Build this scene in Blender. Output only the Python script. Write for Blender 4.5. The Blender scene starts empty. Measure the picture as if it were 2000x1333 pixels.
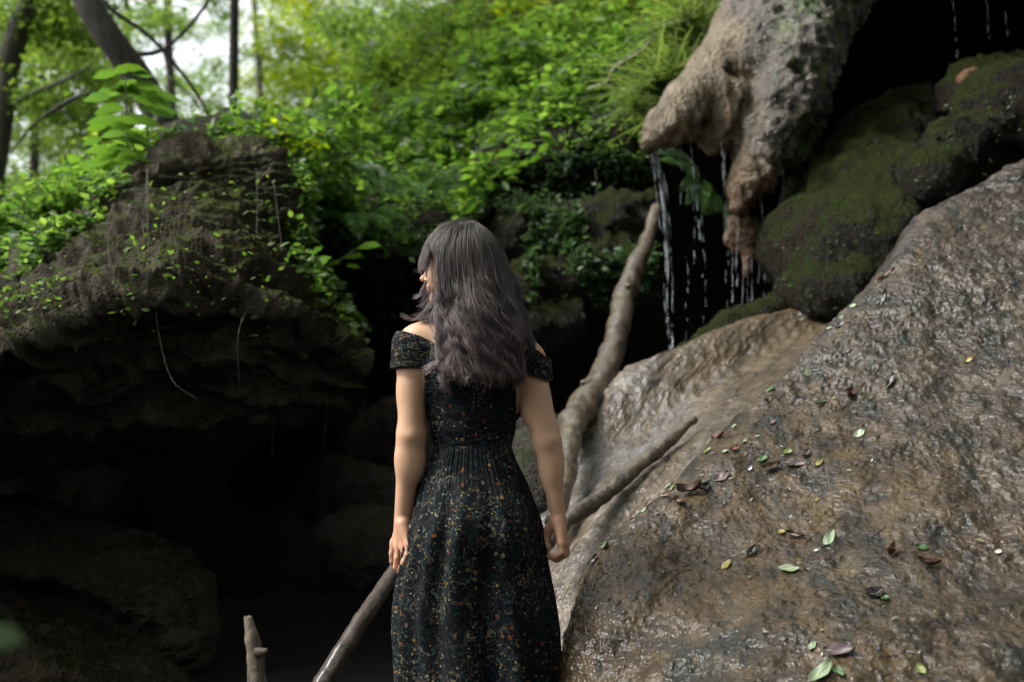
import bpy, math, random
import numpy as np
from mathutils import Vector, Matrix
from mathutils.bvhtree import BVHTree

random.seed(7)
RNG = np.random.default_rng(7)
R = math.radians
sc = bpy.context.scene
COL = sc.collection

# ------------------------------------------------------------------ camera
CAM_Z, PITCH, FPX = 1.02, R(5.0), 2222.0
cd = bpy.data.cameras.new("camera")
cam = bpy.data.objects.new("camera", cd)
COL.objects.link(cam)
cam.location = (0, 0, CAM_Z)
cam.rotation_euler = (R(90) + PITCH, 0, 0)
cd.sensor_width = 36.0
cd.lens = FPX * 36.0 / 2000.0
cd.clip_start = 0.05
cd.clip_end = 500
cd.dof.use_dof = True
cd.dof.focus_distance = 3.2
cd.dof.aperture_fstop = 2.2
sc.camera = cam

# ------------------------------------------------------------------ light
SUN_DIR = Vector((-0.62, -0.10, 0.78)).normalized()
w = bpy.data.worlds.new("World")
sc.world = w
w.use_nodes = True
wn, wl = w.node_tree.nodes, w.node_tree.links
wn.clear()
sky = wn.new("ShaderNodeTexSky")
sky.sky_type = 'NISHITA'
sky.sun_disc = False
sky.sun_elevation = math.asin(SUN_DIR.z)
sky.sun_rotation = math.atan2(SUN_DIR.x, SUN_DIR.y)
sky.dust_density = 4.0
sky.ozone_density = 1.0
hs = wn.new("ShaderNodeHueSaturation")
hs.inputs['Saturation'].default_value = 0.22
bg = wn.new("ShaderNodeBackground")
bg.inputs['Strength'].default_value = 0.15
wo = wn.new("ShaderNodeOutputWorld")
wl.new(sky.outputs[0], hs.inputs['Color'])
wl.new(hs.outputs[0], bg.inputs[0])
wl.new(bg.outputs[0], wo.inputs[0])
sl = bpy.data.lights.new("sun", 'SUN')
sl.energy = 1.25
sl.angle = R(14)
sl.color = (1.0, 0.96, 0.90)
sun = bpy.data.objects.new("sun", sl)
COL.objects.link(sun)
sun.rotation_euler = SUN_DIR.to_track_quat('Z', 'Y').to_euler()
sun.location = (-6, -2, 12)

sc.view_settings.view_transform = 'Standard'
sc.view_settings.look = 'None'
sc.view_settings.exposure = 1.5
sc.view_settings.gamma = 1.0
sc.render.engine = 'CYCLES'
sc.cycles.use_denoising = True
sc.cycles.denoiser = 'OPENIMAGEDENOISE'
sc.cycles.max_bounces = 6
sc.cycles.diffuse_bounces = 3
sc.cycles.transmission_bounces = 4
sc.cycles.sample_clamp_indirect = 4.0

# ------------------------------------------------------------------ maths
CP, SP = math.cos(PITCH), math.sin(PITCH)
def P(px, py, D):
    """photo pixel + distance into the scene (world Y) -> world point"""
    x = (px - 1000.0) / FPX; y = (666.5 - py) / FPX
    d = np.array([x, CP - y * SP, SP + y * CP], float)
    d = d * (D / d[1])
    d[2] += CAM_Z
    return d

def _h(ix, iy, iz, seed):
    h = (ix.astype(np.int64) * 374761393 + iy.astype(np.int64) * 668265263 + iz.astype(np.int64) * 2147483647 + seed * 974634777) & 0xffffffff
    h = ((h ^ (h >> 13)) * 1274126177) & 0xffffffff
    h = h ^ (h >> 16)
    h = (h * 2246822519) & 0xffffffff
    return ((h ^ (h >> 15)) & 0xffffff) / float(0xffffff)

def vnoise(p, seed=0):
    f = np.floor(p); i = f.astype(np.int64); t = p - f
    t = t * t * t * (t * (t * 6 - 15) + 10)
    x, y, z = i[..., 0], i[..., 1], i[..., 2]
    tx, ty, tz = t[..., 0], t[..., 1], t[..., 2]
    r = 0
    for a in (0, 1):
        for b in (0, 1):
            for c in (0, 1):
                wgt = (tx if a else 1 - tx) * (ty if b else 1 - ty) * (tz if c else 1 - tz)
                r = r + wgt * _h(x + a, y + b, z + c, seed)
    return r * 2 - 1

def fbm(p, octs=4, gain=0.5, seed=0, ridge=False):
    a, s, tot = 1.0, 0, 0
    q = p.copy()
    for o in range(octs):
        n = vnoise(q, seed + o * 17)
        if ridge: n = 1 - 2 * np.abs(n)
        s = s + a * n; tot += a
        a *= gain; q = q * 2.03 + 11.7
    return s / tot

def worley(p, seed=0):
    i = np.floor(p).astype(np.int64); f = p - i
    best = np.full(p.shape[:-1], 9.0)
    for a in (-1, 0, 1):
        for b in (-1, 0, 1):
            for c in (-1, 0, 1):
                x, y, z = i[..., 0] + a, i[..., 1] + b, i[..., 2] + c
                dx = a + _h(x, y, z, seed) - f[..., 0]
                dy = b + _h(x, y, z, seed + 5) - f[..., 1]
                dz = c + _h(x, y, z, seed + 9) - f[..., 2]
                best = np.minimum(best, dx * dx + dy * dy + dz * dz)
    return np.sqrt(best)

# ------------------------------------------------------------------ objects
def props(o, label=None, cat=None, group=None, kind=None):
    if label: o['label'] = label
    if cat: o['category'] = cat
    if group: o['group'] = group
    if kind: o['kind'] = kind
    return o

def mesh_obj(name, V, F, mat=None, parent=None, smooth=True, origin=None):
    """V (n,3); F (m,3|4) array or list of arrays"""
    me = bpy.data.meshes.new(name)
    V = np.asarray(V, np.float32)
    if origin is not None: V = V - np.asarray(origin, np.float32)
    if isinstance(F, np.ndarray): F = [F]
    F = [np.asarray(f, np.int32) for f in F if len(f)]
    nf = sum(len(f) for f in F); nl = sum(f.size for f in F)
    me.vertices.add(len(V)); me.vertices.foreach_set('co', V.ravel())
    me.loops.add(nl); me.loops.foreach_set('vertex_index', np.concatenate([f.ravel() for f in F]))
    tot = np.concatenate([np.full(len(f), f.shape[1], np.int32) for f in F])
    st = np.concatenate([[0], np.cumsum(tot)[:-1]]).astype(np.int32)
    me.polygons.add(nf); me.polygons.foreach_set('loop_start', st)
    me.update(calc_edges=True)
    me.polygons.foreach_set('use_smooth', np.full(nf, smooth))
    me.validate()
    if mat: me.materials.append(mat)
    o = bpy.data.objects.new(name, me)
    COL.objects.link(o)
    if origin is not None: o.location = Vector([float(c) for c in origin])
    if parent:
        o.parent = parent
        if origin is not None: o.location = o.location - parent.location
        else: o.location = -parent.location
    return o

def empty(name, loc):
    o = bpy.data.objects.new(name, None)
    o.location = Vector([float(c) for c in loc]); o.empty_display_size = 0.1
    COL.objects.link(o)
    return o

def cr(Pts, t):
    """Catmull-Rom along axis 0 of Pts at parameters t in [0,1]"""
    n = Pts.shape[0]
    u = np.clip(t * (n - 1), 0, n - 1 - 1e-9)
    i = u.astype(int); f = (u - i).reshape((-1,) + (1,) * (Pts.ndim - 1))
    E = np.concatenate([2 * Pts[:1] - Pts[1:2], Pts, 2 * Pts[-1:] - Pts[-2:-1]], 0)
    a, b, c, d = E[i], E[i + 1], E[i + 2], E[i + 3]
    return 0.5 * (2 * b + (c - a) * f + (2 * a - 5 * b + 4 * c - d) * f ** 2 + (3 * b - a - 3 * c + d) * f ** 3)

def grid_faces(nv, nu, closed=False):
    i = np.arange(nv * nu).reshape(nv, nu)
    if closed: i = np.concatenate([i, i[:, :1]], 1)
    return np.stack([i[:-1, :-1], i[:-1, 1:], i[1:, 1:], i[1:, :-1]], -1).reshape(-1, 4)

def grid_normals(G, closed=False):
    if closed:
        du = np.roll(G, -1, 1) - np.roll(G, 1, 1)
    else:
        du = np.gradient(G, axis=1)
    dv = np.gradient(G, axis=0)
    n = np.cross(du, dv)
    n /= np.linalg.norm(n, axis=-1, keepdims=True) + 1e-12
    return n

def sheet(name, rows, nu, nv, disp=None, mat=None, face=(0, -1, 0.3), parent=None, world=False):
    """a bent rock surface through a grid of control points, with relief"""
    C = np.array([[p if world else P(*p) for p in r] for r in rows], float)
    G = cr(C, np.linspace(0, 1, nv))
    G = np.swapaxes(cr(np.swapaxes(G, 0, 1), np.linspace(0, 1, nu)), 0, 1)
    n = grid_normals(G)
    F = grid_faces(nv, nu)
    if (n * np.array(face)).sum() < 0:
        n = -n; F = F[:, ::-1]
    if disp is not None:
        G = G + n * disp(G, n)[..., None]
    return mesh_obj(name, G.reshape(-1, 3), F, mat, parent), G

def frames(pts):
    t = np.gradient(pts, axis=0); t /= np.linalg.norm(t, axis=1, keepdims=True) + 1e-9
    up = np.array([0.13, 0.31, 0.94]) if abs(t[:, 2]).mean() < 0.8 else np.array([0.2, 0.97, 0.1])
    a = np.cross(t, up); a /= np.linalg.norm(a, axis=1, keepdims=True) + 1e-9
    b = np.cross(a, t)
    return a, b

def tube_geo(ctrl, rad, n=60, k=12, rough=0.0, fs=8, seed=0, cap=True):
    ctrl = np.array(ctrl, float); rad = np.array(rad, float)
    t = np.linspace(0, 1, n)
    pts = cr(ctrl, t); r = cr(rad[:, None], t)[:, 0]
    a, b = frames(pts)
    th = np.linspace(0, 2 * np.pi, k, endpoint=False)
    ring = a[:, None] * np.cos(th)[None, :, None] + b[:, None] * np.sin(th)[None, :, None]
    G = pts[:, None] + ring * r[:, None, None]
    if rough: G = G + ring * (r[:, None] * rough * fbm(G * fs, 4, seed=seed))[..., None]
    V = G.reshape(-1, 3); F = [grid_faces(n, k, True)]
    if cap:
        c0, c1 = len(V), len(V) + 1
        V = np.concatenate([V, pts[:1], pts[-1:]])
        j = np.arange(k); jn = (j + 1) % k
        F.append(np.stack([np.full(k, c0), jn, j], 1))
        o = (n - 1) * k
        F.append(np.stack([np.full(k, c1), o + j, o + jn], 1))
    return V, F

def join_geo(parts):
    Vs, Fs, o = [], [], 0
    for V, F in parts:
        if isinstance(F, np.ndarray): F = [F]
        Vs.append(V); Fs += [f + o for f in F]; o += len(V)
    q = [f for f in Fs if f.shape[1] == 4]; t = [f for f in Fs if f.shape[1] == 3]
    out = []
    if q: out.append(np.concatenate(q))
    if t: out.append(np.concatenate(t))
    return np.concatenate(Vs), out

# ------------------------------------------------------------------ signed-distance solids
def smin(a, b, k):
    if k <= 0: return np.minimum(a, b)
    h = np.clip(0.5 + 0.5 * (b - a) / k, 0, 1)
    return b + (a - b) * h - k * h * (1 - h)

def caps(a, b, ra, rb):
    a = np.array(a, float); b = np.array(b, float); ab = b - a; L = ab @ ab + 1e-12
    def fn(p):
        h = np.clip((p - a) @ ab / L, 0, 1)
        return np.linalg.norm(p - a - h[..., None] * ab, axis=-1) - (ra + (rb - ra) * h)
    m = max(ra, rb)
    return fn, np.minimum(a, b) - m, np.maximum(a, b) + m

def ell(c, r, M=None):
    c = np.array(c, float); r = np.array(r, float)
    def fn(p):
        q = p - c
        if M is not None: q = q @ M
        k0 = np.linalg.norm(q / r, axis=-1); k1 = np.linalg.norm(q / (r * r), axis=-1) + 1e-9
        return k0 * (k0 - 1) / k1
    m = r.max() if M is not None else r
    return fn, c - m, c + m

def sdf_eval(prims, p):
    d = np.full(p.shape[:-1], 1e3)
    for (fn, lo, hi), k, op in prims:
        v = fn(p)
        d = smin(d, v, k) if op == '+' else -smin(-d, v, k)
    return d

def sdf_grid(prims, lo, hi, h):
    lo = np.array(lo, float); hi = np.array(hi, float)
    n = np.ceil((hi - lo) / h).astype(int) + 1
    f = np.full(n, 1e3, np.float32)
    ax = [lo[i] + h * np.arange(n[i]) for i in range(3)]
    for (fn, a, b), k, op in prims:
        m = max(k, 0) * 1.2 + 3 * h + 0.01
        s = [slice(max(0, int((a[i] - m - lo[i]) / h)), min(n[i], int((b[i] + m - lo[i]) / h) + 2)) for i in range(3)]
        if any(x.start >= x.stop for x in s): continue
        X = np.stack(np.meshgrid(ax[0][s[0]], ax[1][s[1]], ax[2][s[2]], indexing='ij'), -1)
        v = fn(X)
        sub = f[tuple(s)]
        f[tuple(s)] = smin(sub, v, k) if op == '+' else -smin(-sub, v, k)
    return f, lo, h

def surface(f, lo, h):
    s = f < 0
    nx, ny, nz = f.shape
    cnt = np.zeros((nx - 1, ny - 1, nz - 1), np.int8)
    for a in (0, 1):
        for b in (0, 1):
            for c in (0, 1):
                cnt += s[a:nx - 1 + a, b:ny - 1 + b, c:nz - 1 + c]
    I = np.argwhere((cnt > 0) & (cnt < 8))
    idx = np.full(cnt.shape, -1, np.int64); idx[tuple(I.T)] = np.arange(len(I))
    acc = np.zeros((len(I), 3)); num = np.zeros(len(I))
    cor = {}
    for a in (0, 1):
        for b in (0, 1):
            for c in (0, 1):
                cor[a, b, c] = f[I[:, 0] + a, I[:, 1] + b, I[:, 2] + c].astype(float)
    for k0 in cor:
        for ax in range(3):
            if k0[ax]: continue
            k1 = tuple(1 if i == ax else k0[i] for i in range(3))
            v0, v1 = cor[k0], cor[k1]
            m = (v0 < 0) != (v1 < 0)
            t = np.where(m, v0 / np.where(m, v0 - v1, 1), 0)
            p = np.array(k0, float)[None].repeat(len(I), 0); p[:, ax] += t
            acc += p * m[:, None]; num += m
    V = lo + h * (I + acc / num[:, None])
    Fs = []
    for ax in range(3):
        sl0 = [slice(None)] * 3; sl1 = [slice(None)] * 3
        sl0[ax] = slice(0, -1); sl1[ax] = slice(1, None)
        d = s[tuple(sl0)] != s[tuple(sl1)]
        E = np.argwhere(d)
        u, v = (ax + 1) % 3, (ax + 2) % 3
        E = E[(E[:, u] >= 1) & (E[:, v] >= 1) & (E[:, u] < f.shape[u] - 1) & (E[:, v] < f.shape[v] - 1)]
        def g(du, dv):
            q = E.copy(); q[:, u] += du; q[:, v] += dv
            return idx[tuple(q.T)]
        q = np.stack([g(-1, -1), g(0, -1), g(0, 0), g(-1, 0)], 1)
        fl = ~s[tuple(E.T)]
        q[fl] = q[fl][:, ::-1]
        Fs.append(q)
    F = np.concatenate(Fs); F = F[(F >= 0).all(1)]
    return V, F

def vnormals(V, F):
    n = np.cross(V[F[:, 2]] - V[F[:, 0]], V[F[:, 3]] - V[F[:, 1]])
    N = np.zeros_like(V)
    for k in range(4): np.add.at(N, F[:, k], n)
    return N / (np.linalg.norm(N, axis=1, keepdims=True) + 1e-12)

def relax(V, F, it=2, lam=0.5):
    for _ in range(it):
        s = np.zeros_like(V); c = np.zeros(len(V))
        for a, b in ((0, 1), (1, 2), (2, 3), (3, 0)):
            np.add.at(s, F[:, a], V[F[:, b]]); np.add.at(c, F[:, a], 1)
            np.add.at(s, F[:, b], V[F[:, a]]); np.add.at(c, F[:, b], 1)
        V = V + lam * (s / np.maximum(c, 1)[:, None] - V)
    return V

def S(px, py, D, r):          # a ball as (centre, radius in photo pixels at that distance)
    return P(px, py, D), r * D / FPX

def rock_solid(name, chains, h, relief, mat, k=0.08, parent=None, extra=None, origin=None):
    prims = []
    for ch in chains:
        bs = [S(*c) for c in ch]
        if len(bs) == 1: bs = bs * 2
        for (a, ra), (b, rb) in zip(bs[:-1], bs[1:]):
            prims.append((caps(a, b, ra, rb), k, '+'))
    if extra: prims += extra
    lo = np.min([p[0][1] for p in prims], 0) - 0.15; hi = np.max([p[0][2] for p in prims], 0) + 0.15
    f, lo, h = sdf_grid(prims, lo, hi, h)
    V, F = surface(f, lo, h)
    V = relax(V, F, 1)
    N = vnormals(V, F)
    V = V + N * relief(V, N)[:, None]
    return mesh_obj(name, V, F, mat, parent, origin=origin)
# ------------------------------------------------------------------ materials
class NT:
    def __init__(s, name):
        s.m = bpy.data.materials.new(name); s.m.use_nodes = True
        s.n = s.m.node_tree.nodes; s.l = s.m.node_tree.links; s.n.clear()
        s.out = s.n.new("ShaderNodeOutputMaterial")
        s.tc = s.n.new("ShaderNodeTexCoord").outputs['Object']
    def node(s, t, **kw):
        x = s.n.new(t)
        for k, v in kw.items():
            if k in x.inputs: s.set(x.inputs[k], v)
            else: setattr(x, k, v)
        return x
    def set(s, inp, v):
        if isinstance(v, bpy.types.NodeSocket): s.l.new(v, inp)
        else: inp.default_value = v
    def mapping(s, scale=(1, 1, 1), rot=(0, 0, 0), src=None):
        x = s.n.new("ShaderNodeMapping"); s.l.new(src or s.tc, x.inputs['Vector'])
        x.inputs['Scale'].default_value = scale; x.inputs['Rotation'].default_value = rot
        return x.outputs[0]
    def noise(s, scale, detail=6, rough=0.6, dist=0.0, vec=None, out='Fac'):
        x = s.n.new("ShaderNodeTexNoise"); s.l.new(vec or s.tc, x.inputs['Vector'])
        x.inputs['Scale'].default_value = scale; x.inputs['Detail'].default_value = detail
        x.inputs['Roughness'].default_value = rough; x.inputs['Distortion'].default_value = dist
        return x.outputs[out]
    def voro(s, scale, feature='F1', vec=None, out='Distance', rnd=1.0):
        x = s.n.new("ShaderNodeTexVoronoi"); x.feature = feature
        s.l.new(vec or s.tc, x.inputs['Vector']); x.inputs['Scale'].default_value = scale
        x.inputs['Randomness'].default_value = rnd
        return x.outputs[out]
    def ramp(s, fac, stops, interp='LINEAR'):
        x = s.n.new("ShaderNodeValToRGB"); x.color_ramp.interpolation = interp
        e = x.color_ramp.elements
        while len(e) < len(stops): e.new(0.5)
        for k, (p, c) in enumerate(stops):
            e[k].position = p
            e[k].color = (c, c, c, 1) if isinstance(c, (int, float)) else (c[0], c[1], c[2], 1)
        s.l.new(fac, x.inputs[0]); return x.outputs[0]
    def math(s, op, a, b=None, c=None, clamp=False):
        x = s.n.new("ShaderNodeMath"); x.operation = op; x.use_clamp = clamp
        s.set(x.inputs[0], a)
        if b is not None: s.set(x.inputs[1], b)
        if c is not None: s.set(x.inputs[2], c)
        return x.outputs[0]
    def mix(s, fac, a, b, mode='MIX'):
        x = s.n.new("ShaderNodeMix"); x.data_type = 'RGBA'; x.blend_type = mode
        for sock, v in ((x.inputs[0], fac), (x.inputs[6], a), (x.inputs[7], b)):
            if isinstance(v, tuple): v = (v[0], v[1], v[2], 1)
            s.set(sock, v)
        return x.outputs[2]
    def bump(s, h, strength=0.5, dist=0.01, normal=None):
        x = s.n.new("ShaderNodeBump"); s.l.new(h, x.inputs['Height'])
        x.inputs['Strength'].default_value = strength; x.inputs['Distance'].default_value = dist
        if normal: s.l.new(normal, x.inputs['Normal'])
        return x.outputs[0]
    def bsdf(s, **kw):
        x = s.n.new("ShaderNodeBsdfPrincipled")
        for k, v in kw.items():
            k = k.replace('_', ' ')
            if isinstance(v, tuple) and len(v) == 3 and k != 'Subsurface Radius': v = (*v, 1)
            s.set(x.inputs[k], v)
        s.l.new(x.outputs[0], s.out.inputs[0]); return x

def rock_mat(name, cols, wet=0.4, moss=None, moss_up=0.3, scale=1.0, bump=1.0, pit=0.5, streak=0.0, stain=None, spec=0.5, dark=None, grain_c=0.5, rr=None, coat_ior=1.33):
    t = NT(name)
    big = t.noise(1.3 * scale, 3, 0.6, 0.6)
    mid = t.noise(7 * scale, 5, 0.65, 0.3)
    c = t.ramp(big, [(0.3, cols[0]), (0.5, cols[1]), (0.72, cols[2])])
    grain = t.noise(60 * scale, 3, 0.7)
    c = t.mix(0.55, c, t.ramp(mid, [(0.3, tuple(x * 0.45 for x in cols[1])), (0.7, tuple(min(1, x * 1.7) for x in cols[1]))]))
    c = t.mix(grain_c, c, t.ramp(grain, [(0.3, 0.25), (0.7, 0.85)]), 'OVERLAY')
    if stain:
        sn = t.noise(1.6, 6, 0.65, 1.0, vec=t.mapping((1.0, 1.0, 0.28)))
        c = t.mix(t.ramp(sn, [(0.5, 0.0), (0.68, 0.8)]), c, stain)
    if dark:
        dn = t.noise(2.4, 7, 0.7, 0.8, vec=t.mapping((1.4, 1.4, 0.35)))
        c = t.mix(t.ramp(dn, [(0.55, 0.0), (0.7, 0.8)]), c, dark)
    rough_n = t.noise(3.2 * scale, 4, 0.7, 0.5)
    rg = t.ramp(rough_n, [(0.3, max(0.12, 0.55 - wet * 0.7)), (0.75, max(0.25, 0.95 - wet * 0.75))])
    if rr: rg = t.ramp(rough_n, [(0.3, rr[0]), (0.7, rr[1])])
    if moss:
        geo = t.n.new("ShaderNodeNewGeometry")
        sx = t.n.new("ShaderNodeSeparateXYZ"); t.l.new(geo.outputs['Normal'], sx.inputs[0])
        mn = t.noise(4.5, 7, 0.7, 0.2)
        mfac = t.math('ADD', t.math('MULTIPLY', sx.outputs[2], 0.55), mn)
        mf = t.ramp(mfac, [(0.98 - moss_up, 0.0), (1.1 - moss_up, 1.0)])
        mc = t.mix(t.noise(38, 4, 0.7), tuple(x * 0.35 for x in moss), tuple(min(1, x * 1.6) for x in moss))
        c = t.mix(mf, c, mc)
        rg = t.math('ADD', rg, t.math('MULTIPLY', mf, 0.5), clamp=True)
    fine = t.noise(150 * scale, 3, 0.7)
    med = t.noise(34 * scale, 4, 0.72, 0.4)
    vo = t.voro(46 * scale)
    h = t.math('ADD', t.math('MULTIPLY', med, 1.0), t.math('MULTIPLY', fine, 0.35))
    h = t.math('ADD', h, t.math('MULTIPLY', t.ramp(vo, [(0.0, 0.0), (0.45, 1.0)]), pit * 0.5))
    if streak:
        sk = t.noise(9, 6, 0.6, 0.5, vec=t.mapping((3.5, 3.5, 0.55)))
        h = t.math('ADD', h, t.math('MULTIPLY', sk, streak))
    nrm = t.bump(h, 0.8 * bump, 0.02)
    t.bsdf(Base_Color=c, Roughness=rg, Normal=nrm, Specular_IOR_Level=spec,
           Coat_Weight=(0.0 if wet < 0.25 else min(1.0, wet)), Coat_Roughness=0.07, Coat_IOR=coat_ior, Coat_Normal=nrm)
    return t.m

def leaf_mat(name, cols, trans=0.5, rough=0.45, tint=None):
    t = NT(name)
    geo = t.n.new("ShaderNodeNewGeometry")
    r = geo.outputs['Random Per Island']
    c = t.ramp(r, [(0.0, cols[0]), (0.5, cols[1]), (1.0, cols[2])])
    if tint:
        oi = t.n.new("ShaderNodeObjectInfo")
        c = t.mix(t.math('MULTIPLY', oi.outputs['Random'], 0.5), c, tint)
    c = t.mix(0.35, c, t.ramp(t.noise(3.0, 3), [(0.3, 0.2), (0.7, 0.8)]), 'OVERLAY')
    b = t.n.new("ShaderNodeBsdfPrincipled")
    t.l.new(c, b.inputs['Base Color']); b.inputs['Roughness'].default_value = rough
    tr = t.n.new("ShaderNodeBsdfTranslucent")
    tc = t.n.new("ShaderNodeHueSaturation"); t.l.new(c, tc.inputs['Color'])
    tc.inputs['Value'].default_value = 2.2; tc.inputs['Saturation'].default_value = 1.08; tc.inputs['Hue'].default_value = 0.488
    t.l.new(tc.outputs[0], tr.inputs[0])
    m = t.n.new("ShaderNodeMixShader"); m.inputs[0].default_value = trans
    t.l.new(b.outputs[0], m.inputs[1]); t.l.new(tr.outputs[0], m.inputs[2])
    t.l.new(m.outputs[0], t.out.inputs[0])
    return t.m

def bark_mat(name, c0, c1, wet=0.0, scale=1.0, vec_scale=(8, 8, 1.5), moss=None):
    t = NT(name)
    v = t.mapping(vec_scale)
    n1 = t.noise(2.5 * scale, 8, 0.7, 0.6, vec=v); n2 = t.noise(3 * scale, 5, 0.6)
    c = t.mix(t.ramp(n1, [(0.35, 0.0), (0.65, 1.0)]), c0, c1)
    c = t.mix(0.4, c, t.ramp(n2, [(0.3, 0.25), (0.7, 0.8)]), 'OVERLAY')
    if moss: c = t.mix(t.ramp(t.noise(5, 5, 0.7), [(0.55, 0.0), (0.7, 0.8)]), c, moss)
    t.bsdf(Base_Color=c, Roughness=t.ramp(n2, [(0.3, 0.75 - wet * 0.55), (0.7, 0.95 - wet * 0.4)]), Normal=t.bump(n1, 0.9, 0.02),
           Coat_Weight=wet * 0.8, Coat_Roughness=0.15)
    return t.m

M = {}
def slab_mat():
    t = NT('wet_travertine')
    sx = t.n.new("ShaderNodeSeparateXYZ"); t.l.new(t.tc, sx.inputs[0])
    big = t.noise(1.5, 3, 0.6, 0.5)
    # ochre where the water runs at the foot, greyer up the slope
    pos = t.math('ADD', t.math('MULTIPLY', sx.outputs[0], 0.42), t.math('MULTIPLY', sx.outputs[2], 0.22))
    pos = t.math('ADD', pos, t.math('MULTIPLY', t.math('SUBTRACT', big, 0.5), 1.1))
    mid = t.noise(9, 5, 0.65, 0.3)
    warm = t.mix(t.ramp(mid, [(0.35, 0.0), (0.65, 1.0)]), (.013, .009, .004), (.080, .053, .023))
    grey = t.mix(t.ramp(mid, [(0.35, 0.0), (0.65, 1.0)]), (.013, .0105, .0075), (.062, .051, .038))
    c = t.mix(t.ramp(pos, [(0.50, 0.0), (0.98, 1.0)]), warm, grey)
    rust = t.noise(1.9, 5, 0.65, 1.2, vec=t.mapping((1.2, 1.2, .5)))
    c = t.mix(t.ramp(rust, [(0.57, 0.0), (0.72, 0.5)]), c, (.085, .046, .020))
    sk = t.noise(4.5, 5, 0.6, 0.4, vec=t.mapping((2.6, 1.2, .35)))
    c = t.mix(t.ramp(sk, [(0.52, 0.0), (0.62, 0.9)]), c, (.010, .011, .008))
    tan = t.noise(3.2, 5, 0.65, 0.3, vec=t.mapping((2.6, 1.2, .5)))
    c = t.mix(t.ramp(tan, [(0.56, 0.0), (0.70, 0.6)]), c, (.12, .095, .062))
    c = t.mix(0.35, c, t.ramp(t.noise(70, 3, 0.7), [(0.3, 0.22), (0.7, 0.85)]), 'OVERLAY')
    med = t.noise(24, 4, 0.68, 0.0, vec=t.mapping((1, 1, 1.9)))
    fine = t.noise(110, 3, 0.65)
    vo = t.ramp(t.voro(38, vec=t.mapping((1, 1, 1.5))), [(0.0, 0.0), (0.5, 1.0)])
    run = t.noise(8, 4, 0.6, 0.4, vec=t.mapping((4.0, 1.6, .7)))
    h = t.math('ADD', t.math('ADD', med, t.math('MULTIPLY', fine, .25)), t.math('ADD', t.math('MULTIPLY', vo, .35), t.math('MULTIPLY', run, .6)))
    hc = t.math('ADD', t.math('ADD', t.math('MULTIPLY', med, .8), t.math('MULTIPLY', run, .6)), t.math('MULTIPLY', vo, .3))
    wetn = t.noise(2.6, 4, 0.6, 0.6)
    t.bsdf(Base_Color=c, Roughness=t.ramp(wetn, [(0.3, 0.5), (0.7, 0.75)]), Specular_IOR_Level=.2, Normal=t.bump(h, 1.0, 0.014),
           Coat_Weight=t.ramp(wetn, [(0.35, 0.85), (0.70, 0.30)]), Coat_Roughness=t.ramp(mid, [(0.3, 0.05), (0.7, 0.2)]), Coat_IOR=1.38, Coat_Normal=t.bump(hc, 0.8, 0.011))
    return t.m
M['slab'] = slab_mat()
M['flow'] = rock_mat('smooth_flowstone', [(.050, .036, .022), (.088, .066, .043), (.145, .12, .09)], wet=1.0, bump=0.6, pit=0.25, streak=1.0, stain=(.09, .055, .022), dark=(.045, .035, .022), grain_c=.2, rr=(.45, .65), spec=.3, coat_ior=1.4)
M['lip'] = rock_mat('tan_flowstone', [(.09, .065, .036), (.165, .122, .074), (.27, .22, .155)], wet=0.9, bump=1.2, pit=0.7, moss=(.05, .085, .015), moss_up=-0.20, streak=0.9, stain=(.17, .09, .035), dark=(.05, .04, .028), coat_ior=1.5)
M['boulder'] = rock_mat('layered_limestone', [(.009, .007, .005), (.042, .035, .023), (.20, .18, .135)], wet=0.0, bump=1.6, pit=1.0, moss=(.045, .058, .014), moss_up=0.22, spec=.1)
M['mossrock'] = rock_mat('mossy_rock', [(.012, .010, .007), (.030, .024, .017), (.06, .048, .032)], wet=0.2, bump=1.7, moss=(.022, .034, .008), moss_up=0.12, pit=0.8, spec=.3)
M['lowrock'] = rock_mat('dim_stained_rock', [(.014, .011, .008), (.036, .029, .020), (.085, .070, .048)], wet=0.1, bump=1.7, moss=(.018, .022, .008), moss_up=0.02, pit=0.8, spec=.08)
M['mossdark'] = rock_mat('moss_covered_rock', [(.004, .0035, .002), (.012, .0098, .0052), (.028, .021, .010)], wet=0.25, bump=1.9, moss=(.020, .027, .005), moss_up=0.33, pit=0.8, streak=0.9, spec=.08)
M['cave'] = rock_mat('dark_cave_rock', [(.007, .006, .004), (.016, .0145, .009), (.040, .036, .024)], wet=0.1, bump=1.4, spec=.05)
M['rust'] = rock_mat('rusty_rock', [(.05, .022, .011), (.10, .045, .02), (.15, .08, .04)], wet=0.2, bump=1.4, spec=.3)
M['soil'] = rock_mat('forest_soil', [(.012, .010, .006), (.025, .020, .012), (.045, .038, .02)], wet=0.0, bump=1.6, moss=(.02, .035, .008), moss_up=0.3, spec=.2)
M['bed'] = rock_mat('wet_gravel_bed', [(.008, .007, .005), (.02, .016, .012), (.04, .033, .024)], wet=0.4, bump=1.8, scale=1.4, spec=.3)
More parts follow.
